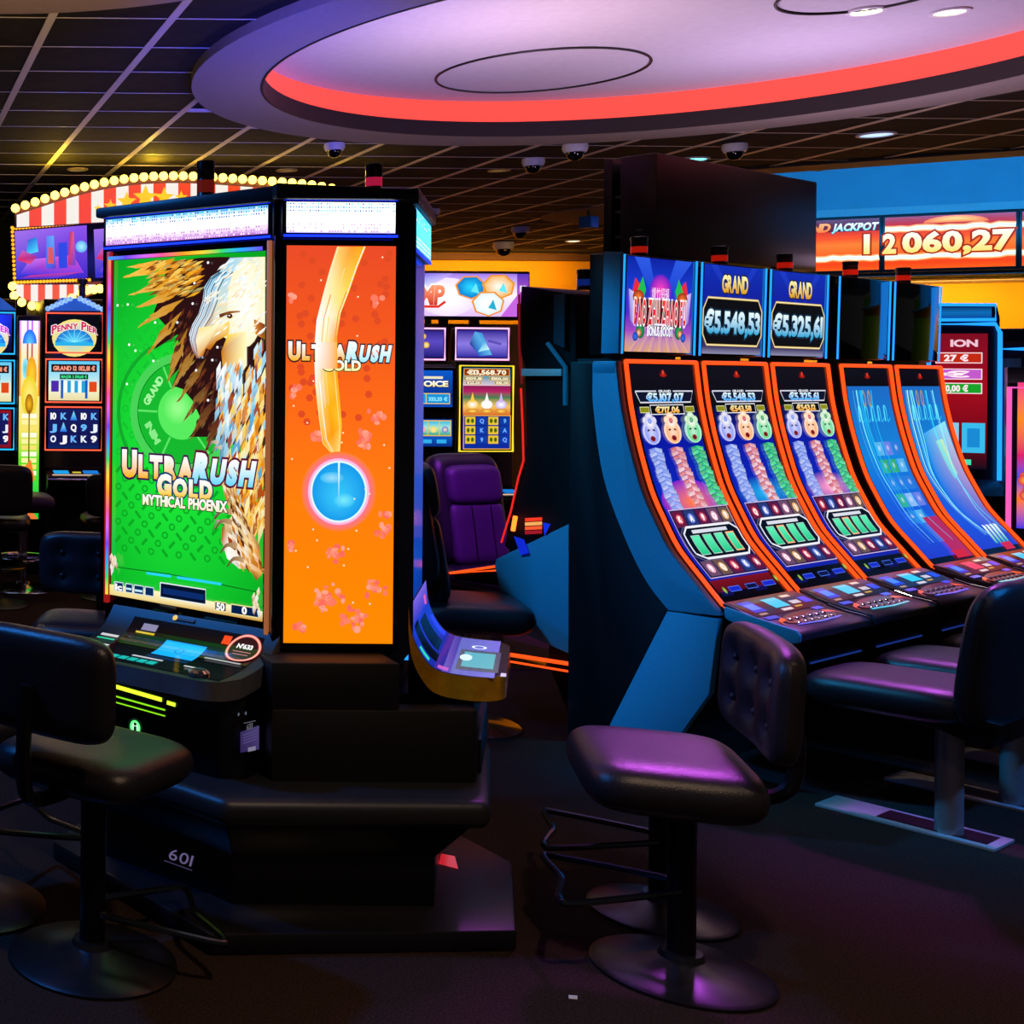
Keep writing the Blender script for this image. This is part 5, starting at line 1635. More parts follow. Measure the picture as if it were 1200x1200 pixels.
def bg_machine(name, label, fr, W, ztop, group, screens, body='black', lit=None, deckz=.78, extra=None):
    """straight upright machine: list of (z0, z1, art function, light material)"""
    r = root(name, label, 'slot machine', fr.o, fr.rz, group)
    MB().side([(.45, 0), (.45, ztop), (.04, ztop), (.0, ztop - .05), (0, deckz), (-.22, deckz - .05), (-.22, deckz - .12), (-.02, deckz - .25), (-.02, 0)], 0, W).build('cabinet', M[body], r, bevel=.008)
    for (z0, z1, fn, lm) in screens:
        MB().box((.015, -.012, z0), (W - .015, .004, z1)).build('screen_glass', M['glass'], r, bevel=.003)
        A = Art(); fn(A, .035, W - .035, z0 + .02, z1 - .02)
        A.build('screen', S1, r, wallplace(-.0135))
        if lm:
            t = .008
            MB().tube([(.012, -.014, z0 + .006), (W - .012, -.014, z0 + .006), (W - .012, -.014, z1 - .006), (.012, -.014, z1 - .006)], t, 6, True).build('light_frame', lm, r)
    A = Art()
    A.rect(.06, .07, W * .38, .15, '#18a0e8'); A.rect(W * .44, .10, W * .58, .13, '#d8c840'); A.rect(W * .62, .07, W - .06, .15, '#1878d0')
    A.rect(.04, .165, W - .04, .19, '#e0b8a0' if lit is None else lit)
    A.build('button_panel', S1, r, lambda u, v, h: (u, -.02 - v, deckz - .05 * (v / .2) + .003 + h))
    MB().tube([(0.0, -.225, deckz - .075), (W, -.225, deckz - .075)], .012, 8).build('deck_edge', M['chrome'], r)
    return r

def a_gems(A, x0, x1, z0, z1):
    w, h = x1 - x0, z1 - z0
    A.grad(x0, z0, x1, z1, [(0, '#d8b8f0'), (.5, '#f4eaff'), (1, '#9a70e0')])
    A.ell(x0 + w * .40, z0 + h * .45, w * .25, h * .45, '#ffffff', '#e8d8ff', n=24)
    A.poly([(x0, z0 + h * .55), (x0 + w * .2, z1), (x0 + w * .45, z1), (x0 + w * .25, z0 + h * .7)], ['#c0e0f8', '#7a60d8', '#b090f0', '#e0d0ff'])
    for (cx, cz, r, ca, cb) in ((.60, .68, .34, '#28d0f8', '#0878c8'), (.84, .70, .36, '#fff4e8', '#f0b060'), (.75, .30, .36, '#fdfdff', '#d8e8f0')):
        pts = [(x0 + w * cx + h * r * math.cos(2 * PI * (k + .3) / 7) * 1.1, z0 + h * cz + h * r * math.sin(2 * PI * (k + .3) / 7) * .85) for k in range(7)]
        A.poly(pts, '#e89020')
        q = [(lerp(p[0], x0 + w * cx, .12), lerp(p[1], z0 + h * cz, .12)) for p in pts]
        A.fan(q, ca, cb)
        A.poly([(x0 + w * cx, z0 + h * (cz - .1)), (x0 + w * cx + h * .2, z0 + h * (cz - .15)), (x0 + w * cx + h * .12, z0 + h * (cz + .1))], '#20a8c8' if cz < .5 else '#60e0f0')
    A.poly([(x0 + w * .86, z0), (x1, z0), (x1, z0 + h * .5)], '#c060d8')
    A.text('MP', x0 + w * .26, z0 + h * .50, h * .44, '#c82818', w=w * .20, c2='#ff9a70', out='#ffffff', shear=.1)
    A.line([(x0 + w * .12, z0 + h * .34), (x0 + w * .2, z0 + h * .22), (x0 + w * .32, z0 + h * .22), (x0 + w * .38, z0 + h * .34)], h * .06, '#d83018')
def a_purple(A, x0, x1, z0, z1):
    w, h = x1 - x0, z1 - z0
    A.grad(x0, z0, x1, z1, [(0, '#2a28a0'), (.5, '#8a78e0'), (1, '#2a2090')])
    A.poly([(x0 + w * .25, z0 + h * .5), (x0 + w * .35, z1 - h * .05), (x0 + w * .5, z1 - h * .1), (x0 + w * .7, z0 + h * .1), (x0 + w * .45, z0 + h * .05)], ['#28288a', '#58a8e0', '#3a90d8', '#60b8e8', '#2a68c8'])
    A.poly([(x0 + w * .42, z0 + h * .2), (x0 + w * .55, z0 + h * .6), (x0 + w * .65, z0 + h * .3)], ['#90e0f8', '#48b0e0', '#d0f4ff'])
    A.line([(x0 + w * .62, z0 + h * .62), (x0 + w * .88, z0 + h * .5)], h * .09, '#5a50b0')
def a_gold(A, x0, x1, z0, z1):
    w, h = x1 - x0, z1 - z0
    A.grad(x0, z0, x1, z1, [(0, '#1a1870'), (.6, '#5a48c0'), (1, '#2a2080')])
    for k in range(7):
        A.ell(x0 + w * (.35 + .08 * (k % 4)), z0 + h * (.3 + .16 * (k // 2)), w * .08, h * .12, '#fff0a0', '#d8a020', n=10)
def a_city(A, x0, x1, z0, z1):
    w, h = x1 - x0, z1 - z0
    A.grad(x0, z0, x1, z1, [(0, '#0a2a98'), (.5, '#10207a'), (.75, '#f4d0d8'), (.9, '#2a90b0'), (1, '#0a5a88')])
    for (v0, v1, u0, u1, c, t) in ((.90, .99, .02, .98, '#8a2a08', '€13,568.70'), (.845, .89, .02, .42, '#0a6a50', '€109,81'), (.845, .89, .55, .98, '#0a6a50', '€100,00'), (.795, .835, .05, .38, '#1a3a7a', '€25,00'), (.795, .835, .66, .98, '#0a5a30', '€10,00')):
        A.rect(x0 + w * u0, z0 + h * v0, x0 + w * u1, z0 + h * v1, c); A.frame(x0 + w * u0, z0 + h * v0, x0 + w * u1, z0 + h * v1, .004, '#f0b030')
        A.text(t, x0 + w * (u0 + u1) / 2, z0 + h * (v0 + v1) / 2, h * (v1 - v0) * .6, '#fff4d0', w=w * (u1 - u0) * .84)
    A.grad(x0, z0 + h * .42, x1, z0 + h * .78, [(0, '#d86020'), (.3, '#f0c060'), (.6, '#3a7a50'), (.8, '#b02060'), (1, '#8a1850')])
    for cx, c in ((.2, '#ffc848'), (.5, '#f4f4f0'), (.8, '#c8b0e8')):
        A.ell(x0 + w * cx, z0 + h * .55, w * .12, h * .055, '#ffffff', c, n=14)
        A.poly([(x0 + w * (cx - .05), z0 + h * .58), (x0 + w * (cx + .05), z0 + h * .58), (x0 + w * cx, z0 + h * .70)], c)
        A.ell(x0 + w * cx, z0 + h * .47, w * .13, h * .03, '#ffd860', '#d07818', n=12)
    for k in range(4):
        for j in range(3):
            a, b = x0 + w * (.05 + .24 * k), z0 + h * (.30 - .115 * j)
            A.rect(a, b, a + w * .21, b + h * .10, '#e8c030' if k in (0, 2) else '#0c38a0')
            if k in (0, 2):
                A.ell(a + w * .06, b + h * .05, w * .035, h * .03, '#2a3010', '#608018', n=8); A.ell(a + w * .15, b + h * .05, w * .035, h * .03, '#2a3010', '#608018', n=8)
            else:
                A.text('AQK9'[(k + j) % 4], a + w * .105, b + h * .05, h * .05, '#70a8ff')
    A.frame(x0, z0, x1, z0 + h * .42, .006, '#f0b030')
def a_choice_top(A, x0, x1, z0, z1):
    w, h = x1 - x0, z1 - z0
    A.grad(x0, z0, x1, z1, [(0, '#0a48b0'), (.3, '#0a2a88'), (1, '#0a58c8')])
    A.rect(x0 + w * .35, z0 + h * .77, x0 + w * .8, z0 + h * .84, '#e8e0b8')
    A.text('CHOICE', x0 + w * .5, z0 + h * .64, h * .15, '#fff0a8', w=w * .8, c2='#ffffff', out='#4a1830')
    for u in (.03, .45):
        A.rect(x0 + w * u, z0 + h * .08, x0 + w * (u + .50), z0 + h * .38, '#1890d8'); A.frame(x0 + w * u, z0 + h * .08, x0 + w * (u + .5), z0 + h * .38, .006, '#e8c060')
    A.text('333,33 €', x0 + w * .70, z0 + h * .22, h * .10, '#8ae8ff', w=w * .38)
def a_choice_reel(A, x0, x1, z0, z1):
    w, h = x1 - x0, z1 - z0
    A.grad(x0, z0, x1, z1, [(0, '#082878'), (.3, '#0a50b8'), (1, '#0a3898')])
    A.rect(x0 + w * .02, z0 + h * .38, x1 - w * .02, z0 + h * .96, '#e8b848')
    for k in range(4):
        a = x0 + w * (.04 + .235 * k)
        A.grad(a, z0 + h * .42, a + w * .215, z0 + h * .92, [(0, '#18a088'), (.5, '#a8e8d0'), (1, '#28b8e0')])
        A.ell(a + w * .107, z0 + h * .62, w * .07, h * .12, '#ffe8a0', ['#e06a30', '#f090a0', '#f0d060', '#4060e0'][k], n=10)
    for k in range(3):
        A.rect(x0 + w * (.08 + .3 * k), z0 + h * .12, x0 + w * (.28 + .3 * k), z0 + h * .26, '#30a8e8')
def a_choice_belly(A, x0, x1, z0, z1):
    w, h = x1 - x0, z1 - z0
    A.grad(x0, z0, x1, z1, [(0, '#1038a0'), (1, '#10a8e8')])
    A.rect(x0 + w * .5, z0 + h * .68, x0 + w * .74, z0 + h * .82, '#e0f080')
    A.text('CHOICE', x0 + w * .62, z0 + h * .42, h * .28, '#a0f060', w=w * .6, c2='#f8ffd0', out='#184818')

YB = 9.2
fb1 = Frame((at_y(536, 440, YB).x, YB), .12)
bg_machine('slot_machine', 'slot machine with tall screen reading 13,568.70 under a jewel sign', fb1, .44, 1.69, 'machines under the jewel sign',
           [(1.03, 1.665, a_city, mat('yellow_trim', '#d8c020', .4, emit='#f0d830', strength=1.2))])
fb0 = Frame((at_y(466, 440, YB - .9).x, YB - .9), .06)
bg_machine('slot_machine', 'blue slot machine with reels left of the purple chair', fb0, .40, 1.66, 'machines under the jewel sign',
           [(1.36, 1.64, a_choice_top, None), (1.10, 1.32, a_choice_reel, None), (.50, .70, a_choice_belly, None)], body='black', deckz=.95)
for k, (xa, xb, ya, yb, fn, lab) in enumerate(((533, 598, 385, 421, a_purple, 'tilted screen with purple and blue picture above the tall screen'), (468, 523, 385, 421, a_gold, 'purple screen with gold coins beside the corner column'))):
    p = at_y(xa, yb, YB - .05); q = at_y(xb, ya, YB - .05)
    r = root('top_screen', lab, 'screen', (p.x, p.y, 0), .04, 'screens over the background machines')
    W = q.x - p.x
    MB().box((0, 0, p.z), (W, .06, q.z)).build('case', M['black'], r, bevel=.006)
    A = Art(); fn(A, .015, W - .015, p.z + .015, q.z - .015); A.build('picture', S1, r, wallplace(-.001))
    MB().tube([(.004, -.004, p.z), (W - .004, -.004, p.z), (W - .004, -.004, q.z), (.004, -.004, q.z)], .008, 6, True).build('light_frame', glow('lilac_led', '#ffb0f0', 1.6), r)
    MB().box((W * .4, .06, 1.69 if k == 0 else 0), (W * .5, .10, q.z - .03)).build('stand', M['black'], r)
p = at_y(470, 370, YB + .55); q = at_y(606, 321, YB + .55)
js = root('jewel_sign', 'long lit sign with jewels and red letters above the background machines', 'sign', (p.x, YB + .55, 0), 0)
W = q.x - p.x
MB().box((-.01, .001, p.z - .02), (W + .10, .25, q.z + .02)).build('case', M['black'], js, bevel=.006)
A = Art(); a_gems(A, 0, W, p.z, q.z); A.build('lit_face', screen_mat(1.15), js, wallplace(-.001))
A = Art(); A.grad(0, p.z + .1, .09, q.z, [(0, '#d060c8'), (1, '#5a38c0')]); A.rect(.02, q.z - .14, .07, q.z - .09, '#e8d8ff')
A.build('lit_end', screen_mat(1.0), js, lambda u, v, h: (W + u, .0 - h - .001, v))
for x in (.35, W - .3):
    MB().box((x, .08, 0), (x + .05, .14, p.z)).build('post', M['black'], js)
# counter with beacons between sign and screens
p = at_y(504, 381, YB + 1.0); q = at_y(575, 371, YB + 1.0)
bkb = root('cabinet_row', 'tan cabinet top with small beacons under the jewel sign', 'cabinet', (p.x - .3, YB + 1.0, 0), 0)
MB().box((0, 0, 0), (1.1, .4, q.z - .06)).build('body', mat('tan_case', '#a07018', .5, noise=.1), bkb, bevel=.01)
for px in (508, 560):
    beacon(bkb, at_y(px, 380, YB + 1.0).x - p.x + .3, .1, q.z - .06, .025, .08, '#20302a', .1)

# ================================================================== LEFT BACKGROUND: pier machines and fairground sign
YL = 10.0
def a_pier(A, x0, x1, z0, z1):
    w, h = x1 - x0, z1 - z0
    A.rect(x0, z0, x1, z1, '#05070a')
    c = (x0 + w * .5, z0 + h * .24)
    A.ell(c[0], c[1] + h * .12, w * .44, h * .52, '#48d0f8', '#f8e070', n=24, a0=0, a1=2 * PI)
    A.rect(x0 + w * .1, z0 + h * .12, x0 + w * .9, z0 + h * .30, '#f0e088'); A.rect(x0 + w * .12, z0 + h * .14, x0 + w * .88, z0 + h * .29, '#28b0e8')
    pts = [(c[0] + w * .36 * math.cos(PI * k / 16), c[1] + h * .36 * math.sin(PI * k / 16)) for k in range(17)]
    A.fan(pts, '#58e0ff', '#0a70d0', c)
    for k in range(1, 8):
        a = PI * k / 8
        A.line([c, (c[0] + w * .34 * math.cos(a), c[1] + h * .34 * math.sin(a))], w * .008, '#a0f0ff')
    A.text('Penny Pier'.upper(), x0 + w * .5, z0 + h * .58, h * .22, '#d02858', w=w * .88, out='#fff4f8', arc=h * .14, small=((0, 6), .72))
def a_booth(A, x0, x1, z0, z1):
    w, h = x1 - x0, z1 - z0
    A.grad(x0, z0, x1, z1, [(0, '#e8d8a0'), (.3, '#f0f0d0'), (.6, '#a8e0f0'), (1, '#58c8f8')])
    A.rect(x0 + w * .05, z0 + h * .72, x0 + w * .95, z0 + h * .92, '#1a1416'); A.text('GRAND 12 012,81 €', x0 + w * .5, z0 + h * .82, h * .11, '#ff9a80', w=w * .82)
    A.rect(x0 + w * .22, z0 + h * .54, x0 + w * .78, z0 + h * .67, '#0a2418'); A.text('MAJOR 2 500,00 €', x0 + w * .5, z0 + h * .605, h * .07, '#40e890', w=w * .5)
    for k in range(6):
        A.rect(x0 + w * (.30 + .07 * k), z0 + h * .2, x0 + w * (.37 + .07 * k), z0 + h * .5, '#28a0d8' if k % 2 else '#f4f8f0')
    A.rect(x0 + w * .24, z0 + h * .05, x0 + w * .29, z0 + h * .52, '#1858c0'); A.rect(x0 + w * .72, z0 + h * .05, x0 + w * .77, z0 + h * .52, '#1858c0')
    A.rect(x0 + w * .05, z0 + h * .22, x0 + w * .2, z0 + h * .50, '#4a28a8'); A.rect(x0 + w * .80, z0 + h * .22, x0 + w * .95, z0 + h * .48, '#e04818')
def a_reels(A, x0, x1, z0, z1):
    w, h = x1 - x0, z1 - z0
    A.grad(x0, z0, x1, z1, [(0, '#0a2868'), (.15, '#10104a'), (1, '#1a1a60')])
    rows = ['10 K 10 K', 'J A Q J J', 'O J K K J']
    g = [['10', 'K', 'B', '10', 'K'], ['J', 'A', 'Q', '9', 'J'], ['O', 'J', 'K', 'K', '9']]
    for j in range(3):
        for k in range(5):
            a, b = x0 + w * (.1 + .2 * k), z0 + h * (.82 - .29 * j)
            A.rect(a - w * .085, b - h * .13, a + w * .085, b + h * .13, '#141a58')
            if g[j][k] in 'BA' and len(g[j][k]) == 1:
                A.poly([(a - w * .07, b - h * .11), (a + w * .07, b - h * .11), (a, b + h * .13)], ['#1868d8', '#1868d8', '#80e8ff'])
            else:
                A.text(g[j][k], a, b, h * .16, ['#ffffff', '#68b8ff', '#e8f0ff'][(j + k) % 3], w=w * .10)
def a_reels_red(A, x0, x1, z0, z1):
    a_reels(A, x0, x1, z0, z1)
    w = x1 - x0
    A.frame(x0, z0, x1, z1, w * .06, '#8a1020')
lm_o = glow('coral_led', '#ff5a40', 1.4)
zt_ = lambda y: at_y(60, y, YL).z
scr = [(zt_(414), zt_(366), a_pier, lm_o), (zt_(472), zt_(420), a_booth, lm_o), (zt_(528), zt_(476), a_reels, lm_o)]
fl1 = Frame((at_y(51, 500, YL).x, YL), .03)
wm = at_y(121, 500, YL).x - at_y(51, 500, YL).x
pm = bg_machine('slot_machine', 'slot machine with coral light frames and a round-topped pier logo', fl1, wm, zt_(350), 'pier machines', scr, deckz=zt_(548))
MB().front([(0, zt_(364)), (wm, zt_(364)), (wm * .72, zt_(349)), (wm * .28, zt_(349))], -.03, .2).build('shell_crest', mat('crest_blue', '#2a58b0', .4, emit='#3070e0', strength=.5), pm, bevel=.006)
for sx in (0, 1):
    rb_ = MB()
    for k in range(6):
        x = lerp(.02, wm * .42, k / 5); x = x if sx == 0 else wm - x
        rb_.ball((x, -.035, zt_(362) + (k / 5) * (zt_(350) - zt_(362))), .022, 8, 5)
    rb_.build('crest_frill', mat('frill_white', '#cfe4ff', .4, emit='#9ad0ff', strength=.7), pm, smooth=True)
A = Art(); A.text('1102', .0, .0, .05, '#8a8a96', w=.12, style='n')
q = at_y(94, 627, YL)
A.build('number', screen_mat(.5, rough=.5), pm, lambda u, v, h: (q.x - fl1.o.x + u, -.222 - h, q.z + v))
scr2 = [(zt_(416), zt_(366), a_pier, M['cyan_led']), (zt_(474), zt_(422), a_booth, M['cyan_led']), (zt_(528), zt_(478), a_reels_red, M['cyan_led'])]
fl2 = Frame((at_y(-52, 500, YL).x, YL), .03)
pm2 = bg_machine('slot_machine', 'slot machine with blue light frames cut off by the left edge', fl2, wm, zt_(350), 'pier machines', scr2, deckz=zt_(548), lit='#70d0ff')
MB().front([(0, zt_(364)), (wm, zt_(364)), (wm * .72, zt_(349)), (wm * .28, zt_(349))], -.03, .2).build('shell_crest', mat('crest_blue', '#2a58b0'), pm2, bevel=.006)
# standing light banner
bn0 = at_y(21, 608, YL - .1); bn1 = at_y(47, 376, YL - .1)
bn = root('light_banner', 'narrow standing lightbox banner with striped and green carnival print', 'banner', (bn0.x, YL - .1, 0), 0)
W = bn1.x - bn0.x
MB().box((-.012, 0, 0), (W + .012, .12, bn1.z + .04)).build('case', M['black'], bn, bevel=.006)
A = Art()
H0, H1 = bn0.z, bn1.z
Zb = lambda t: lerp(H0, H1, t)
A.grad(0, H0, W, H1, [(0, '#18c838'), (.12, '#28d848'), (.3, '#60e020'), (.45, '#f0e060'), (.7, '#f8e8a0'), (1, '#fff4e0')])
for u in (0, .36, .58, .92):
    A.rect(W * u, Zb(.62), W * (u + .08), Zb(1), '#f09020' if u in (0, .92) else '#c84818')
A.fan([(W * .5 + W * .34 * math.cos(PI * k / 12), Zb(.885) + .11 * math.sin(PI * k / 12)) for k in range(13)], '#60d0f8', '#1058c0', (W * .5, Zb(.885)))
A.ell(W * .3, Zb(.76), W * .16, .08, '#40c8e8', '#a0e8f0', n=14); A.ell(W * .6, Zb(.73), W * .26, .14, '#ffd030', '#f0a010', n=14)
A.ell(W * .5, Zb(.62), W * .40, .16, '#fff080', '#f0d020', n=16); A.ell(W * .5, Zb(.58), W * .2, .08, '#f8b820', '#a06008', n=14)
for k in range(10):
    for u in (.14, .55):
        A.rect(W * u, Zb(.22 + .032 * k), W * (u + .32), Zb(.243 + .032 * k), ['#fff8e0', '#f8e070', '#fff0a0'][k % 3])
A.line([(W * .5, Zb(.2)), (W * .5, Zb(.55))], .008, '#604018')
A.poly([(W * .1, Zb(.24)), (W * .6, Zb(.30)), (W * .8, Zb(.2)), (W * .4, Zb(.15))], '#f08028'); A.poly([(W * .05, Zb(.0)), (W * .95, Zb(0)), (W * .1, Zb(.14))], '#f07838')
A.line([(W * 0, Zb(.15)), (W * .5, Zb(.11)), (W, Zb(.11))], .03, '#5a3018')
A.build('print', S1, bn, wallplace(-.001))

# fairground sign: striped arch with bulbs, screen band, striped apron
YM = 10.5
fs = root('fairground_sign', 'arched red and white striped fairground sign edged with yellow bulbs', 'sign', (at_y(200, 300, YM).x, YM, 0), 0)
ox = fs.location.x
Q = lambda px, py: (at_y(px, py, YM).x - ox, at_y(px, py, YM).z)
arch = [(18, 243), (40, 236), (80, 223), (120, 213), (160, 207), (200, 205), (240, 206), (300, 210), (360, 215), (410, 224), (460, 238)]
ar = [(p.x, p.y) for p in smooth_path([(x, y, 0) for x, y in arch], 4)]
low = [(x, y + (10 + 34 * math.sin(PI * min(1, max(0, (x - 18) / 442))))) for x, y in ar]
band = [(x, 267 - (x - 18) * .06) for x, _ in ar]
poly = [Q(x, y) for x, y in ar] + [Q(x, y) for x, y in band[::-1]]
MB().front(poly, 0.03, .16).build('board', mat('sign_brown', '#5a2a10', .5, noise=.1), fs)
# stripes, each its own lit panel
nst = 30
for k in range(nst):
    xa, xb = lerp(20, 458, k / nst), lerp(20, 458, (k + 1) / nst)
    ya = interp(ar, xa) + 8; yb = interp(ar, xb) + 8
    A = Art()
    top = lambda x: interp(ar, x) + 9
    bot = lambda x: 266 - (x - 18) * .06
    A.poly([Q(xa, bot(xa)), Q(xb, bot(xb)), Q(xb, top(xb)), Q(xa, top(xa))], '#ff4a10' if k % 2 else '#fff6ea')
    A.build('stripe', screen_mat(.95, rough=.4), fs, wallplace(.029))
def star(cx, cz, r):
    return [(cx + (r if k % 2 == 0 else r * .42) * math.sin(PI * k / 5), cz + (r if k % 2 == 0 else r * .42) * math.cos(PI * k / 5)) for k in range(10)]
for px, py, r in ((115, 244, .035), (130, 241, .055), (149, 236, .085), (171, 231, .105), (193, 231, .085), (213, 231, .055)):
    c = Q(px, py)
    MB().front(star(c[0], c[1], r), .012, .028).build('star', glow('star_yellow', '#ffc400', 1.1), fs)
bulb = MB().ball((0, 0, 0), .036, 10, 6).mesh('bulb', glow('bulb_yellow', '#ffd24a', 7.0), smooth=True)
bulb_s = MB().ball((0, 0, 0), .014, 8, 5).mesh('bulb', glow('bulb_amber', '#ffa020', 1.8), smooth=True)
L_ = 0
for k in range(39):
    x = lerp(18, 458, k / 38)
    c = Q(x, interp(ar, x) + 1)
    link('bulb', bulb, fs, (c[0], .0, c[1]))
# screen band
sb = [Q(15, 266), Q(106, 258), Q(108, 327), Q(18, 330)]
MB().front([Q(13, 264), Q(240, 245), Q(240, 327), Q(16, 332)], .06, .20).build('screen_case', M['black'], fs, bevel=.006)
A = Art()
def parkpic(A, f):
    A.poly([f(0, 0), f(1, 0), f(1, 1), f(0, 1)], ['#2a30c8', '#3a28c8', '#8a50e8', '#a070e8'])
    A.poly([f(.05, .1), f(.95, .1), f(.8, .45), f(.2, .4)], ['#4838d8', '#8a40e0', '#e050c0', '#c070f0'])
    A.poly([f(.0, 0), f(.5, .0), f(.95, .12), f(.2, .08)], ['#1a28c0', '#1a38d8', '#c840a8', '#d83a80'])
    A.poly([f(.42, .2), f(.56, .2), f(.54, .85), f(.44, .85)], ['#4060e8', '#5a38c8', '#68a8f8', '#6088f0'])
    A.poly([f(.45, .3), f(.53, .3), f(.52, .62), f(.46, .62)], '#e05858')
    A.poly([f(.60, .2), f(.72, .2), f(.72, .7), f(.60, .7)], '#3048e0'); A.poly([f(.73, .25), f(.84, .25), f(.82, .9), f(.76, .9)], ['#c03068', '#4048d8', '#e85898', '#a03878'])
    A.poly([f(.15, .5), f(.32, .55), f(.3, .85), f(.18, .8)], ['#38b8f0', '#58d8ff', '#2a80e0', '#3a60d8']); A.poly([f(.02, .4), f(.2, .3), f(.3, .45), f(.1, .6)], ['#d82860', '#e85080', '#a03090', '#c060c0'])
    A.ell(*f(.92, .6), .05, .05, '#a8f0ff', '#60a8f0', n=12)
fq = lambda u, v: (lerp(lerp(Q(20, 328)[0], Q(104, 326)[0], u), lerp(Q(18, 269)[0], Q(103, 262)[0], u), v), lerp(lerp(Q(20, 327)[1], Q(104, 325)[1], u), lerp(Q(18, 270)[1], Q(103, 263)[1], u), v))
parkpic(A, fq)
A.build('screen', S1, fs, wallplace(.059))
A = Art()
fq2 = lambda u, v: (fq(u, v)[0] + (Q(193, 300)[0] - Q(104, 300)[0]) + .03, fq(u, v)[1] + .02)
parkpic(A, fq2)
A.build('screen', S1, fs, wallplace(.059))
for k in range(24):
    t = k / 23
    for p in (Q(lerp(16, 106, t), lerp(267, 259.5, t)), Q(lerp(18, 106, t), lerp(330.5, 327.5, t))):
        link('bulb', bulb_s, fs, (p[0], .05, p[1]))
for k in range(14):
    t = k / 13
    c = Q(lerp(15, 18, t), lerp(266, 330, t))
    link('bulb', bulb_s, fs, (c[0], .05, c[1]))
# apron under the screens
ap = [(20, 333), (112, 331), (104, 340), (88, 347), (70, 352), (50, 354), (34, 352), (24, 345)]
MB().front([Q(*p) for p in [(18, 331), (122, 329), (110, 345), (90, 352), (60, 357), (38, 356), (20, 348)]], .05, .14).build('apron_board', mat('sign_brown', '#5a2a10'), fs)
apt = lambda x: interp([(20, 345), (24, 347), (34, 352), (50, 354), (70, 352), (88, 347), (104, 340), (114, 334)], x)
for k in range(11):
    xa, xb = lerp(20, 113, k / 11), lerp(20, 113, (k + 1) / 11)
    A = Art()
    A.poly([Q(xa, apt(xa)), Q(xb, apt(xb)), Q(xb, 333), Q(xa, 333)], '#ff5a18' if k % 2 else '#fff6ea')
    A.build('stripe', screen_mat(.95, rough=.4), fs, wallplace(.049))
for x, y in ((15, 335), (17, 346), (26, 354), (38, 358), (50, 359.5), (62, 358), (74, 354), (85, 349), (96, 343), (103, 340), (111, 339), (118, 338)):
    c = Q(x, y)
    link('bulb', bulb, fs, (c[0], .03, c[1]))
for px in (35, 320):
    c = Q(px, 320)
    MB().box((c[0], .20, 0), (c[0] + .08, .28, c[1])).build('post', M['black'], fs)
MB().lathe([(.03, 0), (.03, .12), (.045, .13), (.045, .17), (.03, .175)], 20).build('tube_finial', mat('finial_smoke', '#40302a', .15, noise=.2), fs, smooth=True, loc=(Q(95, 352)[0], -.05, Q(95, 352)[1]))

# stools before the pier machines
pa = at_z(26, 690, 0)
stool('stool with purple-grey seat, round chrome foot ring, before the pier machines', (pa.x, pa.y), PI * .5, .70, .44, .42, back=None, col='chrome', basem='chrome', ring_foot=True, base_r=.26, leather='purple')
pc = at_y(6, 640, 8.6)
stool('dark chair back at the left edge before the pier machines', (pc.x - .06, pc.y), PI * .45, .62, .46, .44, back=dict(z=.80, off=.0, bend=.2), bw=.50, bh=.34)
pd = at_y(116, 640, 8.9)
stool('dark chair half hidden between pier machine and green screen', (pd.x + .1, pd.y), PI * .5, .60, .44, .42, back=dict(z=.74, off=.0, bend=.2), bw=.46, bh=.30)

# ================================================================== RIGHT BACKGROUND
def a_jack_small(A, x0, x1, z0, z1):
    w, h = x1 - x0, z1 - z0
    A.grad(x0, z0, x1, z1, [(0, '#0a0a18'), (.3, '#7a0818'), (.6, '#a00c1c'), (1, '#7a0a20')])
    A.text('ION', x0 + w * .55, z0 + h * .93, h * .05, '#f0c0d0', w=w * .5)
    for v, c, t in ((.78, '#c02810', '27 €'), (.66, '#c058c8', '€'), (.555, '#18a028', '10,00 €')):
        A.rect(x0, z0 + h * v, x1 - w * .1, z0 + h * (v + .08), c); A.frame(x0, z0 + h * v, x1 - w * .1, z0 + h * (v + .08), .006, '#ffe0e8')
        A.text(t, x0 + w * .4, z0 + h * (v + .04), h * .045, '#ffe8f0', w=w * .45)
    for u in (.02, .52):
        A.rect(x0 + w * u, z0 + h * .12, x0 + w * (u + .44), z0 + h * .34, '#38b8e8' if u > .3 else '#80c8e8'); A.rect(x0 + w * (u + .1), z0 + h * .16, x0 + w * (u + .34), z0 + h * .3, '#1888d0')
    A.rect(x0 + w * .1, z0 + h * .03, x0 + w * .7, z0 + h * .07, '#40e0b0')
def a_red(A, x0, x1, z0, z1):
    w, h = x1 - x0, z1 - z0
    A.grad(x0, z0, x1, z1, [(0, '#3a38e0'), (.2, '#ff7a18'), (.35, '#2a50e0'), (.5, '#d82068'), (.75, '#ff8a20'), (1, '#f03a80')])
    A.text('A', x0 + w * .4, z0 + h * .93, h * .05, '#ffe8f0'); A.rect(x0 + w * .2, z0 + h * .55, x0 + w * .4, z0 + h * .9, '#fff0e8')
    for k in range(9):
        A.ell(x0 + w * random.uniform(.1, .9), z0 + h * random.uniform(.2, .5), w * .12, w * .12, '#ffb020', '#d02048', n=10)
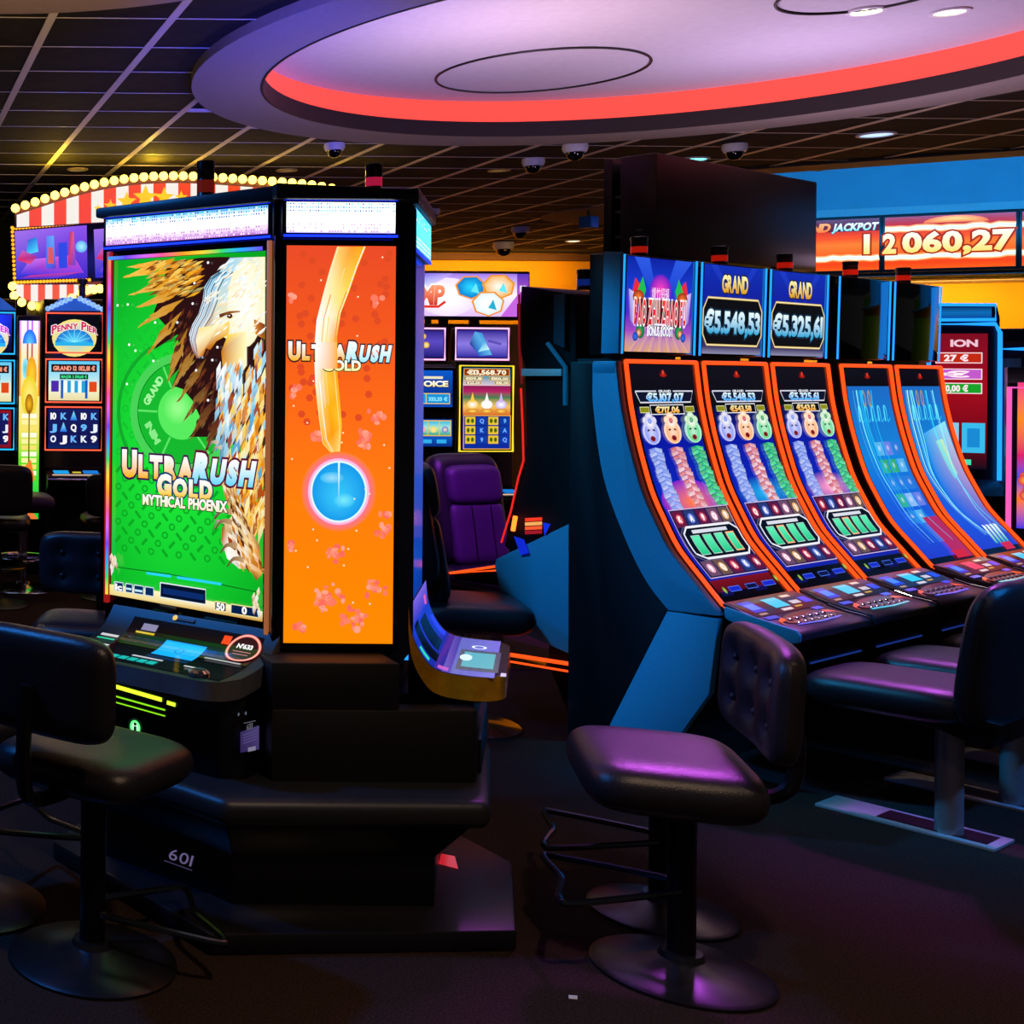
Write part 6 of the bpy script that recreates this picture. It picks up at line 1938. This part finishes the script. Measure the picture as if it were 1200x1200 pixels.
def right_machine(label, px0, px1, ytop, yd, Y, fn, y0, y1, lm, rz=.15):
    p = at_y(px0, 500, Y); q = at_y(px1, 500, Y)
    W = q.x - p.x
    fr = Frame((p.x, Y), rz)
    z = lambda y: at_y(px0, y, Y).z
    r = root('slot_machine', label, 'slot machine', fr.o, rz, 'machines behind the curved bank')
    MB().side([(.5, 0), (.5, z(ytop)), (.06, z(ytop)), (0, z(ytop) - .1), (0, z(yd)), (-.2, z(yd) - .1), (-.2, z(yd) - .2), (0, z(yd) - .4), (0, 0)], 0, W).build('cabinet', mat('navy_case', '#0c1428', .3, noise=.1), r, bevel=.008)
    A = Art(); fn(A, .05, W - .07, z(y1), z(y0)); A.build('screen', S1, r, wallplace(-.004))
    t = .014
    MB().tube([(.01, -.01, z(yd)), (.01, -.01, z(ytop + 24)), (W - .03, -.01, z(ytop + 24)), (W - .004, -.01, z(ytop + 34)), (W - .002, -.012, z(yd))], t, 8).build('light_frame', lm, r, smooth=True)
    if ytop < 370:
        MB().tube([(.01, -.012, z(ytop + 19)), (W - .03, -.012, z(ytop + 19)), (W - .03, -.012, z(ytop + 2)), (.01, -.012, z(ytop + 1))], t * .8, 8).build('light_frame', lm, r, smooth=True)
        A = Art(); A.grad(.02, z(ytop + 17), W - .05, z(ytop + 4), [(0, '#0a58b8'), (.5, '#1080d8'), (1, '#083878')]); A.build('top_panel', S07, r, wallplace(-.004))
    return r
right_machine('blue-lit slot machine with a red jackpot screen behind the curved bank', 1085, 1153, 356, 560, 9.0, a_jack_small, 391, 548, M['blue_led'], rz=-.40)
right_machine('dark blue slot machine in profile beside the red jackpot machine', 1158, 1197, 385, 640, 9.6, lambda A, a, b, c, d: A.grad(a, c, b, d, [(0, '#0a1a40'), (1, '#10182c')]), 420, 600, M['blue_led'], rz=-.75)
right_machine('slot machine with a fiery pink screen at the right edge', 1180, 1260, 430, 640, 8.2, a_red, 448, 618, glow('pink_led', '#ff60c0', 1.0), rz=-.70)

# jackpot screens on the bulkhead
def jack(A, W, H, k):
    A.grad(0, 0, W, H, [(0, '#f05a10'), (.12, '#e8400c'), (.5, '#ff7a2a'), (.62, '#f05018'), (.8, '#c02008'), (1, '#8a0c0c')])
    def lightning(v, amp, seed, c0):
        rnd = random.Random(seed)
        pts = [(W * t / 16, H * (v + rnd.uniform(-amp, amp))) for t in range(17)]
        A.line(pts, H * .13, '#ffb070'); A.line(pts, H * .08, '#fff8e8'); A.line(pts, H * .035, c0)
    lightning(.24, .02, 3 + k, '#d8ffff')
    if k >= 1:
        lightning(.77, .02, 9 + k, '#d8ffff')
        A.fan([(W * .55 + W * .25 * math.cos(PI * q / 10), H * .86 + H * .13 * math.sin(PI * q / 10)) for q in range(11)], '#ffd060', '#f07010')
    return A
Wj, Hj = 0.99, .52
zj = at_y(1075, 285, 12.6).z
JM = at_plane(1112, 285, J0 + JN * .09, JN); JM.z = 0
spec = [(-1, 'left jackpot screen, orange, its corner reading GRAND JACKPOT'), (0, 'middle jackpot screen with large pale digits 060,27'), (1, 'right jackpot screen with red glow, cut off by the picture edge')]
JRZ = math.atan2(JD.y, JD.x)
for k, lab in spec:
    ctr = JM + JD * (k * (Wj + .045))
    r = root('jackpot_screen', lab, 'screen', (ctr.x, ctr.y, 0), JRZ, 'jackpot screens on the bulkhead')
    MB().box((-Wj / 2 - .022, 0, zj - Hj / 2 - .03), (Wj / 2 + .022, .085, zj + Hj / 2 + .03)).build('case', M['black'], r, bevel=.006)
    A = jack(Art(), Wj, Hj, k + 1)
    if k == -1:
        A.rect(0, H0 * 0 + Hj * .76, Wj, Hj, '#5a0a14')
        A.text('GRAND', Wj * .40, Hj * .85, Hj * .16, '#ff7a20', w=Wj * .38, shear=.25, c2='#ffb060')
        A.text('JACKPOT', Wj * .80, Hj * .85, Hj * .14, '#8ae8ff', w=Wj * .36, shear=.25, c2='#ffffff', out='#0a3060')
        A.text('1', Wj * .90, Hj * .51, Hj * .36, '#ffd870', c2='#fffbe8', out='#a02800')
    elif k == 0:
        A.text('2', Wj * .035, Hj * .50, Hj * .36, '#ffd870', w=Wj * .09, c2='#fffbe8', out='#a02800')
        A.text('060,27', Wj * .56, Hj * .51, Hj * .36, '#ffd870', w=Wj * .82, c2='#fffbe8', out='#a02800')
    A.build('picture', screen_mat(1.2), r, lambda u, v, h: (u - Wj / 2, -.001 - h, v + zj - Hj / 2))

# ================================================================== CEILING FITTINGS
def dome_camera(px, py, s, lab, tint='#3050a0'):
    p = at_z(px, py - 4, CEIL)
    r = root('dome_camera', lab, 'camera', (p.x, p.y, CEIL), 0, 'ceiling dome cameras')
    MB().lathe([(.075 * s, -.001), (.078 * s, -.03 * s), (.066 * s, -.055 * s), (.05 * s, -.056 * s)], 24).build('housing', M['white'], r, smooth=True)
    MB().lathe([(.054 * s, -.055 * s), (.052 * s, -.075 * s), (.038 * s, -.098 * s), (.018 * s, -.108 * s), (.001, -.110 * s)], 24).build('bubble', M['glass'], r, smooth=True)
    return r
for px, py, s, lab in ((392, 172, 1.0, 'white dome camera on the ceiling above the orange column'), (625, 190, 1.1, 'dark-shadowed dome camera left of the white one over the black box'), (674, 173, 1.15, 'white dome camera above the left end of the black box'), (861, 173, 1.1, 'white dome camera above the right half of the black box'), (505, 249, 1.2, 'dome camera at the edge of the orange column'), (610, 270, 1.3, 'small blue-lit dome camera in the far ceiling'), (590, 288, 1.7, 'small white dome camera near the yellow wall')):
    dome_camera(px, py, s, lab)
def downlight(px, py, lab, z=CEIL, on=.0, r_=.07, col='#fff0c8'):
    p = at_z(px, py, z)
    r = root('downlight', lab, 'lamp', (p.x, p.y, z), 0, 'ceiling downlights')
    MB().lathe([(r_ + .02, -.001), (r_ + .02, -.010), (r_, -.012), (r_ - .004, -.004)], 28).build('trim_ring', M['white'] if on else mat('brass_trim', '#b09a60', .4, .3), r, smooth=True)
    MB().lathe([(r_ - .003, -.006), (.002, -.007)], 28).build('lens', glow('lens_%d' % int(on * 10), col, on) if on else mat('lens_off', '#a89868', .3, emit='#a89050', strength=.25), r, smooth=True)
    return p
downlight(1015, 12, 'bright warm downlight in the pale round recess', ZS + .26, 9.0, .07)
downlight(1113, 13, 'second warm downlight in the pale round recess, near the red rim', ZS + .26, 4.0, .07)
downlight(1027, 157, 'blue-white flat ceiling light below the red-lit rim', CEIL, 1.4, .10, '#a8d0ff')
downlight(812, 186, 'cyan ceiling light right above the black box', CEIL, 1.8, .10, '#70ffff')
downlight(585, 199, 'brassy downlight in the dark ceiling left of the domes', CEIL, 0)
downlight(672, 282, 'small warm downlight in front of the yellow wall', CEIL, 2.5, .08)
downlight(336, 199, 'dim downlight above the fairground sign', CEIL, 0)
downlight(91, 198, 'dark downlight in the yellow-lit ceiling tiles', CEIL, 0)
p = at_z(690, 245, CEIL)
bx_ = root('ceiling_speaker', 'small blue box hanging from the far ceiling beside the black box', 'speaker', (p.x, p.y, CEIL - .1), .5)
MB().box((-.07, -.07, -.10), (.07, .07, .02)).build('case', mat('blue_case', '#1870c0', .4, noise=.1), bx_, bevel=.01)
MB().tube([(0, 0, .0), (0, 0, .1)], .015, 8).build('stem', M['black'], bx_)
# tiny paper scrap on the carpet
p = at_z(671, 1170, 0)
o = MB().add([(-.012, -.004, 0), (.008, -.008, 0), (.014, .003, .004), (-.006, .008, .003), (-.012, -.004, .001), (.008, -.008, .001), (.014, .003, .005), (-.006, .008, .004)], [(0, 1, 2, 3), (4, 5, 6, 7), (0, 1, 5, 4), (2, 3, 7, 6)]).build('paper_scrap', mat('paper', '#e8e4dc', .8, noise=.03), None, loc=(p.x, p.y, 0.001))
tag(o, 'tiny scrap of white paper lying on the carpet', 'paper')
